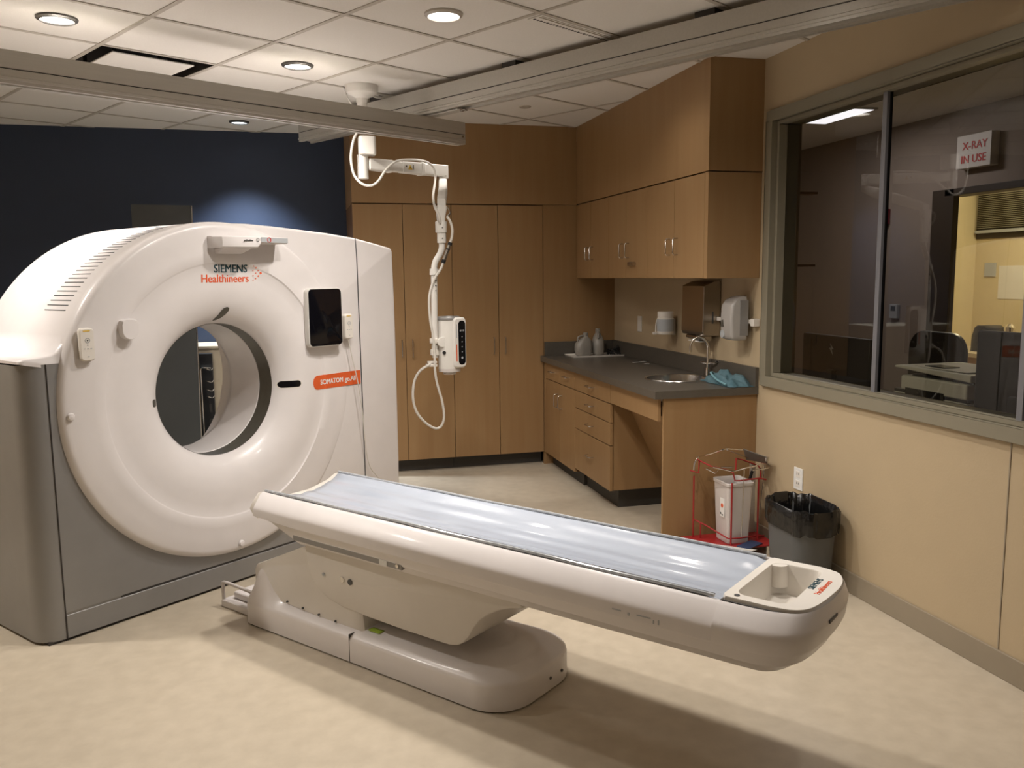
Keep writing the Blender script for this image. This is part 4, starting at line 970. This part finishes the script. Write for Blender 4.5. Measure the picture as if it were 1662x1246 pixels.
for z in (.845, .755, .69, .64):
    MB().tube([(-.655, 6.54, z), (-.63, 6.50, z), (-.60, 6.48, z-.006), (-.585, 6.48, z+.01)], .0035, smooth=3).build('hook', M_chrome, hk, world=True)
for z in (.55, .44):
    MB().box(-.63, -.612, 6.537, 6.541, z-.03, z+.03).build('rack_slot', M_dark, hk, world=True)

# ------------------------------------------------------------------ waste bin
bc = Vector((2.335, 3.49, 0))
bn = thing('waste_bin', bc, 'grey rectangular waste bin lined with a black bag by the tan wall', 'waste bin')
BW, BD, BH = .235, .36, .385
def bl(k, z, kk=.085): return [Vector((bc.x+x*k, bc.y+y*k, z)) for x, y in rrect(BW, BD, kk, 6)]
MB().loft([bl(.80, .001), bl(.82, .01), bl(.97, BH-.03), bl(1.0, BH), bl(.985, BH), bl(.95, BH-.03), bl(.80, .012)]).build('bin_body', M_bin, bn, world=True, ang=50)
NB = 96
RB = rrect(BW, BD, .085, 23)
def bagl(k, z, amp, f=9, ph=0):
    out = []
    n = len(RB)
    for i, (x, y) in enumerate(RB):
        a = 2*pi*i/n; w = amp*(sin(f*a+ph)+.6*sin(17*a+ph*2)+.5*sin(29*a))
        L = sqrt(x*x+y*y)
        out.append(Vector((bc.x+x*k+x/L*w, bc.y+y*k+y/L*w, z+amp*1.6*sin(5*a+ph)+amp*.9*sin(13*a))))
    return out
MB().loft([bagl(1.00, BH-.105, .004), bagl(1.03, BH-.08, .0035, ph=1), bagl(1.045, BH-.03, .003, ph=2), bagl(1.04, BH+.006, .003), bagl(1.01, BH+.016, .003, ph=1), bagl(.96, BH+.006, .004, ph=2), bagl(.90, BH-.06, .007, 7), bagl(.80, BH-.16, .009, 7, 1), bagl(.5, BH-.22, .01, 7, 1), bagl(.1, BH-.23, .002, 7, 1)], cap0=False, cap1=True).build('bin_liner', M_bag, bn, world=True, ang=80)

# ------------------------------------------------------------------ sharps cart
KZ = .06; KT = .40
P1, P2, P3, P4 = Vector((2.085, 4.125, KZ)), Vector((2.205, 3.925, KZ)), Vector((2.385, 3.965, KZ)), Vector((2.37, 4.135, KZ))
kt = thing('sharps_cart', (2.24, 4.03, 0), 'red wire foot pedal stand holding the sharps container, beside the maple end panel', 'stand')
poly = [(2.02, 4.145), (2.0, 4.06), (2.17, 3.88), (2.43, 3.88), (2.46, 3.95), (2.46, 4.145)]
b = MB(); b.prism(poly, KZ-.01, KZ-.001, 'xy'); b.build('stand_plate', M_redp, kt, world=True, bevel=.002)
for p in poly:
    q = Vector((2.24+(p[0]-2.24)*.9, 4.02+(p[1]-4.02)*.85, 0))
    b = MB(); b.cyl(q+Vector((0, 0, .001)), q+Vector((0, 0, KZ-.0105)), .012, n=14); b.build('stand_foot', M_chrome, kt, world=True)
def seg(name, pts, m_=M_redp, r=.0042): return MB().tube(pts, r, n=8, smooth=0).build(name, m_, kt, world=True)
Y = lambda px, py, y: hy(px, py, y)
for p in (P1, P2, P3): seg('post', [p, Vector((p.x, p.y, KT))], M_redp, .0048)
yL, yF, yR, yB = P1.y, P2.y, P3.y, P4.y
seg('top_loop', [Y(1120, 763, yL), Y(1134, 767, 4.10), Y(1135, 748, 4.10), Y(1131, 745, yL), Y(1155, 757, 4.02), Y(1182, 763, 3.95), Y(1190, 767, yF), Y(1193, 780, yF), Y(1200, 780, yF), Y(1232, 776, yR), Y(1243, 778, yR), Y(1234, 776, 4.0), Y(1235, 762, 4.05), Y(1230, 755, 4.1), Y(1205, 746, 4.1), Y(1195, 744, 4.05), Y(1194, 765, yF)])
seg('lower_loop', [Y(1127, 843, yL), Y(1145, 852, 4.06), Y(1182, 874, 3.93), Y(1200, 873, yF), Y(1222, 870, yR), Y(1240, 869, 4.02)])
seg('lower_stub', [Y(1137, 848, 4.09), Vector((Y(1137, 848, 4.09).x, 4.09, KZ))])
seg('chrome_ring', [Y(1126, 762, yL), Y(1127, 752, yL), Y(1131, 744, yL), Y(1134, 741, yL), Y(1155, 736, 4.0), Y(1172, 730, 3.95), Y(1180, 728, 3.95), Y(1205, 730, 4.0)], M_chrome, .0036)
seg('chrome_ring', [Y(1180, 730, 3.96), Y(1212, 742, 4.05), Y(1238, 748, 4.12)], M_chrome, .003)
seg('chrome_ring', [Y(1143, 760, 4.06), Y(1158, 758, 3.95), Y(1190, 765, 3.90), Y(1212, 759, 3.92), Y(1224, 757, 3.94), Y(1234, 751, 3.96)], M_chrome, .0036)
seg('chrome_ring', [Y(1221, 763, 3.93), Y(1246, 760, 3.96), Y(1252, 757, 4.0), Y(1244, 752, 4.06), Y(1234, 750, 4.1)], M_chrome, .003)
seg('chrome_ring', [Y(1145, 760, 4.06), Y(1160, 768, 4.0), Y(1170, 758, 4.08), Y(1190, 758, 4.1)], M_chrome, .003)
seg('pull_rod', [Y(1208, 762, 3.92), Y(1203, 872, 3.93)], M_steel, .0025)
seg('pull_rod', [Y(1241, 755, 3.99), Y(1229, 872, 3.99)], M_steel, .0025)
pk = Y(1222, 800, 4.10); b = MB(); b.box(pk.x-.014, pk.x+.014, 4.10, 4.12, KZ, KT+.05); b.build('back_post', M_alu, kt, world=True, bevel=.002)
L = [Y(1206, 729, 3.98), Y(1248, 744, 3.96), Y(1245, 752, 4.06), Y(1211, 746, 4.08)]
b = MB(); b.loft([L, [p+Vector((0, 0, .006)) for p in L]]); b.build('lid_plate', M_silver, kt, world=True, bevel=.002)
b = MB(); b.cyl(Y(1221, 764, 4.07), Y(1217, 777, 4.07), .008); b.build('damper', M_black, kt, world=True)
b = MB(); b.cyl(Y(1245, 741, 3.97), Y(1244, 748, 3.97), .012); b.build('lid_knob', M_steel, kt, world=True)
# container
xx, yy = 2.285, 4.015
xx, yy = 2.262, 4.015
sc = thing('sharps_container', (xx, yy, KZ+.0005), 'frosted plastic sharps container with a hazard sticker, inside the red stand', 'container')
def cl_(k, z, w=.155, d=.17): return [Vector((xx+x*k, yy+y*k, z)) for x, y in rrect(w, d, .02, 5)]
MB().loft([cl_(.80, KZ+.001), cl_(.82, KZ+.01), cl_(.97, .372), cl_(.97, .376), cl_(1.03, .378), cl_(1.04, .392), cl_(1.0, .395), cl_(.97, .388), cl_(.95, .37), cl_(.80, KZ+.014)]).build('container_body', M_tote, sc, world=True, ang=40)
kx = xx-.155/2*.93-.0015
b = MB(); b.box(kx-.0012, kx+.002, yy-.042, yy+.002, .20, .30, ); b.build('hazard_sticker', M_whitelab, sc, world=True)
b = MB(); b.cyl((kx-.0025, yy-.02, .262), (kx-.001, yy-.02, .262), .013, n=6); b.build('hazard_mark', M_orangeink, sc, world=True)
b = MB(); b.box(kx-.0022, kx-.001, yy-.012, yy+.0, .212, .222); b.box(kx-.0022, kx-.001, yy-.03, yy-.018, .208, .216); b.build('sticker_print', M_ink, sc, world=True)
# papers on the plate
q = P1.lerp(P2, .5)
Mx = Matrix.Translation((2.175, 3.865, KZ+.012)) @ Matrix.Rotation(radians(-42), 4, 'Z') @ Matrix.Rotation(radians(-14), 4, 'X')
tag(MB().box(-.12, .12, -.055, .055, -.001, .001, Mx).build('paper_sheet', M_paper), 'white paper sheet lying on the red stand plate in front of the sharps container', 'paper')
Mx = Matrix.Translation((2.30, 3.895, KZ+.004)) @ Matrix.Rotation(radians(28), 4, 'Z')
tag(MB().box(-.07, .07, -.035, .035, -.002, .003, Mx).build('booklet', mat('navy_booklet', (.03, .05, .12), .4)), 'thin navy booklet under the right side of the sharps container', 'booklet')

# ------------------------------------------------------------------ control room beyond the window
CX0, CX1 = X1+.14, 4.62
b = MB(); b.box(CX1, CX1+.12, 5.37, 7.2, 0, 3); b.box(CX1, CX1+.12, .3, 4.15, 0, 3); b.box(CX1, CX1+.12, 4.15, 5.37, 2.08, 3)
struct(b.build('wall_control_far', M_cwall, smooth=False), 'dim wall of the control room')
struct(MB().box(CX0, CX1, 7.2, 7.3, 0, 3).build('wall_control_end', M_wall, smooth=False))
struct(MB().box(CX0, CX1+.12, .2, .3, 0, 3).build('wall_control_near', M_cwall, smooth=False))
struct(MB().box(CX0, 7.2, .3, 7.2, 2.62, 2.66).build('ceiling_control', M_ceil, smooth=False))
df = thing('door_1', (CX1, 4.76, 0), None, None); df['kind'] = 'structure'; df['label'] = 'dark framed doorway from the control room'
b = MB(); b.box(CX1-.02, CX1+.03, 5.16, 5.37, 0, 2.08); b.box(CX1-.02, CX1+.14, 4.15, 4.20, 0, 2.08); b.box(CX1-.02, CX1+.14, 4.20, 5.25, 2.03, 2.08)
b.build('door_frame', M_cdark, df, world=True, bevel=.003)
MB().box(CX1+.02, CX1+.06, 5.20, 5.248, .01, 2.028).build('door_edge', M_woodd, df, world=True)
tf = thing('ceiling_troffer', (3.84, 5.47, 2.61), 'fluorescent ceiling panel in the control room', 'ceiling light')
MB().box(3.70, 3.96, 5.18, 5.77, 2.606, 2.618).build('troffer_frame', M_trim, tf, world=True)
MB().box(3.72, 3.94, 5.20, 5.75, 2.603, 2.606).build('troffer_lens', M_troff, tf, world=True)
xs = thing('warning_sign', (CX1-.03, 4.95, 2.20), 'white X-RAY IN USE sign box above the control room door', 'sign')
MB().box(CX1-.07, CX1-.001, 4.795, 5.10, 2.20, 2.425).build('sign_box', M_plate, xs, world=True, bevel=.004)
SM = lambda y, z: Matrix.Translation((CX1-.0715, y, z)) @ Matrix.Rotation(-pi/2, 4, 'Z') @ Matrix.Rotation(pi/2, 4, 'X')
text('sign_text', 'X-RAY', .075, M_red, xs, frame(xs).inverted() @ SM(5.045, 2.325), .0015)
text('sign_text', 'IN USE', .075, M_red, xs, frame(xs).inverted() @ SM(5.055, 2.235), .0015)
fp = thing('fire_alarm_pull', (CX1-.02, 5.88, 1.88), 'small red fire alarm pull on the control room wall', 'fire alarm')
MB().box(CX1-.05, CX1-.001, 5.84, 5.93, 1.87, 1.99).build('alarm_box', mat('alarm_red', (.16, .01, .02), .4), fp, world=True, bevel=.004)
MB().box(CX1-.054, CX1-.049, 5.86, 5.91, 1.92, 1.935).build('alarm_handle', M_plate, fp, world=True)
th = thing('thermostat', (CX1-.01, 5.72, 1.13), 'small thermostat on the dim control room wall', 'thermostat')
MB().box(CX1-.03, CX1-.001, 5.68, 5.77, 1.13, 1.24).build('thermostat_body', M_grylab, th, world=True, bevel=.004)
MB().box(CX1-.032, CX1-.029, 5.70, 5.75, 1.19, 1.225).build('thermostat_screen', M_ink, th, world=True)
# wall shelf brackets seen at the left of the pane
for z0_, z1_, lab in ((1.56, 1.92, 'narrow dark wall shelf with long bracket in the control room, upper one'), (1.17, 1.53, 'narrow dark wall shelf with long bracket in the control room, lower one')):
    s_ = thing('wall_shelf', (CX0+.05, 5.0, z0_), lab, 'shelf')
    p = hx(1285, 400, CX0+.03)
    MB().box(CX0, CX0+.03, p.y-.02, p.y+.02, z0_, z1_).build('shelf_bracket', M_cdark, s_, world=True)
    MB().box(CX0, CX0+.16, p.y-.03, p.y+.05, z1_, z1_+.012).build('shelf_board', M_woodd, s_, world=True)
# desk, monitors, printer, chairs
dk = thing('control_desk', (3.0, 3.0, 0), 'control room desk running under the window', 'desk')
MB().box(CX0+.01, 3.35, .8, 5.0, .73, .76).build('desk_top', M_woodd, dk, world=True)
for y in (.85, 2.9, 4.9): MB().box(CX0+.05, 3.3, y, y+.04, 0, .73).build('desk_leg', M_woodd, dk, world=True)
def monitor(x, y, w, z0, z1, lab, rz=0, logo=False):
    t = thing('computer_monitor', (x, y, .76), lab, 'monitor', rz)
    MB().box(-.02, .012, -w/2, w/2, z0-.76, z1-.76).build('monitor_case', M_black, t, bevel=.008)
    MB().box(.012, .014, -w/2+.015, w/2-.015, z0-.745, z1-.775).build('monitor_screen', M_glassb, t)
    MB().box(-.055, -.02, -.035, .035, .02, z0-.76+.12).build('monitor_neck', M_black, t, bevel=.004)
    MB().box(-.12, .08, -.11, .11, .0, .02).build('monitor_foot', M_black, t, bevel=.006)
    if logo:
        b = MB(); b.loft([[Vector((-.0215-.001*e, a, c_)) for a, c_ in ((0.015, .03), (-.02, .0), (-.002, .0), (-.015, -.035), (.02, .005), (.002, .005))] for e in (0, 1)]); o = b.build('monitor_logo', M_grylab, t, smooth=False); o.location = (0, .02, (z0+z1)/2-.76+.08)
monitor(2.92, 4.08, .60, .84, 1.148, 'black monitor back behind the left pane of the window', 0, True)
monitor(2.90, 2.80, .50, .86, 1.243, 'black monitor back at the right end of the middle pane')
pr = thing('office_printer', (3.15, 3.42, .76), 'white flatbed printer on the control desk behind the middle pane', 'printer')
PX0, PX1, PY0, PY1 = 3.02, 3.42, 3.05, 3.90
b = MB(); b.box(3.0, 3.38, 3.22, 3.72, .80, .885); b.build('printer_base', M_printer, pr, world=True, bevel=.01)
MB().box(3.01, 3.375, 3.225, 3.715, .885, .90).build('printer_gap', M_black, pr, world=True)
MB().box(3.0, 3.38, 3.22, 3.66, .90, .975).build('printer_scanner', M_printer, pr, world=True, bevel=.01)
MB().box(2.997, 3.001, 3.36, 3.62, .875, .915).build('output_slot', M_black, pr, world=True)
MB().prism([(3.20, .985), (3.71, 1.008), (3.71, 1.02), (3.66, 1.024), (3.20, 1.02)], 3.0, 3.38, 'yz').build('feeder_lid', M_printer, pr, world=True, bevel=.006)
MB().box(3.02, 3.36, 3.20, 3.6, .975, .986).build('scanner_seam', M_black, pr, world=True)
MB().box(3.03, 3.35, 3.25, 3.60, 1.0245, 1.027).build('paper_stack', M_paper, pr, world=True)
MB().box(3.05, 3.14, 3.42, 3.55, 1.027, 1.032).build('printer_panel', M_black, pr, world=True)
b = MB()
for x in (3.03, 3.33):
    for y in (3.25, 3.68): b.box(x, x+.02, y, y+.02, .7605, .80)
b.build('printer_feet', M_black, pr, world=True)
ch = thing('office_chair', (3.85, 4.35, 0), 'black office chair back in the control room behind the printer', 'chair')
def chb(x, z0=.62): return [Vector((x, 4.35+y, .90+z)) for y, z in rrect(.46, .46, .12, 6)]
MB().loft([chb(3.80), chb(3.84)]).build('chair_back', M_black, ch, world=True, bevel=.01)
MB().box(3.85, 4.28, 4.12, 4.58, .45, .52).build('chair_seat', M_black, ch, world=True, bevel=.03)
b = MB(); b.cyl((4.06, 4.35, .1), (4.06, 4.35, .45), .03); b.build('chair_column', M_black, ch, world=True)
b = MB()
for k in range(5): b.tube([(4.06, 4.35, .1), (4.06+.28*cos(k*1.257), 4.35+.28*sin(k*1.257), .03)], .02, smooth=0)
b.build('chair_legs', M_black, ch, world=True)
MB().tube([(3.83, 4.35, .75), (3.87, 4.35, .55), (3.95, 4.35, .46)], .02).build('back_post', M_black, ch, world=True)
# bright inner room
IX = 6.5
struct(MB().box(IX, IX+.1, 3.2, 7.2, 0, 3).build('wall_inner_far', M_cream2, smooth=False))
struct(MB().box(CX1+.12, IX, 6.96, 7.06, 0, 3).build('wall_inner_end', M_cream2, smooth=False))
struct(MB().box(CX1+.12, IX+.1, 3.1, 3.2, 0, 3).build('wall_inner_near', M_cream2, smooth=False))
wb = thing('window_blind', (IX-.03, 6.4, 1.86), 'pale slatted blind in the bright room beyond the doorway', 'blind')
for k in range(22): MB().box(IX-.05, IX-.02, 6.0, 6.93, 1.90+k*.0175, 1.902+k*.0175, ).build('blind_slat', M_blind, wb, world=True)
MB().box(IX-.055, IX-.015, 6.0, 6.93, 1.852, 1.88).build('blind_rail', M_grylab, wb, world=True)
wn = thing('window_2', (IX, 6.4, 1.8), None, None); wn['kind'] = 'structure'; wn['label'] = 'dark framed window behind the blind'
MB().box(IX-.012, IX-.002, 5.95, 6.985-.03, 1.80, 2.30).build('window_frame', M_cdark, wn, world=True)
b = MB(); b.box(IX-.06, IX-.015, 6.1, 6.75, 2.24, 2.29); tag(b.build('wall_lamp', M_bright), 'bright strip lamp above the blind in the inner room', 'lamp')
pnl = thing('wall_notice', (IX-.01, 6.5, 1.22), 'pale paper notice on the cream wall in the inner room', 'notice')
MB().box(IX-.004, IX-.001, 6.2, 6.66, 1.23, 1.54).build('notice_sheet', M_paper, pnl, world=True)
tag(MB().box(IX-.012, IX-.001, 6.70, 6.83, 1.44, 1.57).build('wall_plate', M_grylab), 'small grey square wall plate in the inner room', 'wall plate')
ic_ = thing('inner_counter', (6.2, 6.3, 0), 'cream counter along the far wall of the inner room', 'counter')
MB().box(5.9, IX-.001, 5.0, 6.955, .72, .76).build('counter_top', M_cream, ic_, world=True, bevel=.003)
MB().box(5.95, IX-.001, 5.0, 6.955, 0, .72).build('counter_body', M_wood, ic_, world=True)
q = hx(1605, 515, 6.1)
tag(MB().loft([[Vector((x, q.y+.04+y*k, z)) for x, y in rrect(.2, .30, .08, 5, 6.15, 0)] for z, k in ((.762, 1), (.9, .95), (.98, .7), (1.0, .4))]).build('dark_bag', M_black), 'black bag on the inner room counter', 'bag')
q = hx(1640, 520, 6.1)
b = MB(); b.lathe([(.04, 0), (.045, .1), (.05, .24), (.02, .27)], (6.1, q.y, .7605), n=20); tag(b.build('steel_flask', M_chrome), 'shiny steel flask on the inner room counter', 'flask')
al = bpy.data.lights.new('inner_room_lamp', 'AREA'); al.energy = 26; al.color = (1, .88, .62); al.size = .6
lf = thing('ceiling_lamp', (5.7, 5.6, 2.60), 'square ceiling lamp of the inner room', 'ceiling light')
MB().box(-.3, .3, -.3, .3, -.008, .012).build('lamp_panel', M_bright, lf)
ao = bpy.data.objects.new('inner_room_lamp', al); COL.objects.link(ao); ao.parent = lf; ao.location = (0, 0, -.02)
tl_ = bpy.data.lights.new('troffer_lamp', 'AREA'); tl_.energy = 7; tl_.color = (.95, .9, 1); tl_.shape = 'RECTANGLE'; tl_.size = .22; tl_.size_y = .55
to_ = bpy.data.objects.new('troffer_lamp', tl_); COL.objects.link(to_); to_.parent = tf; to_.location = (-.01, .005, -.012)
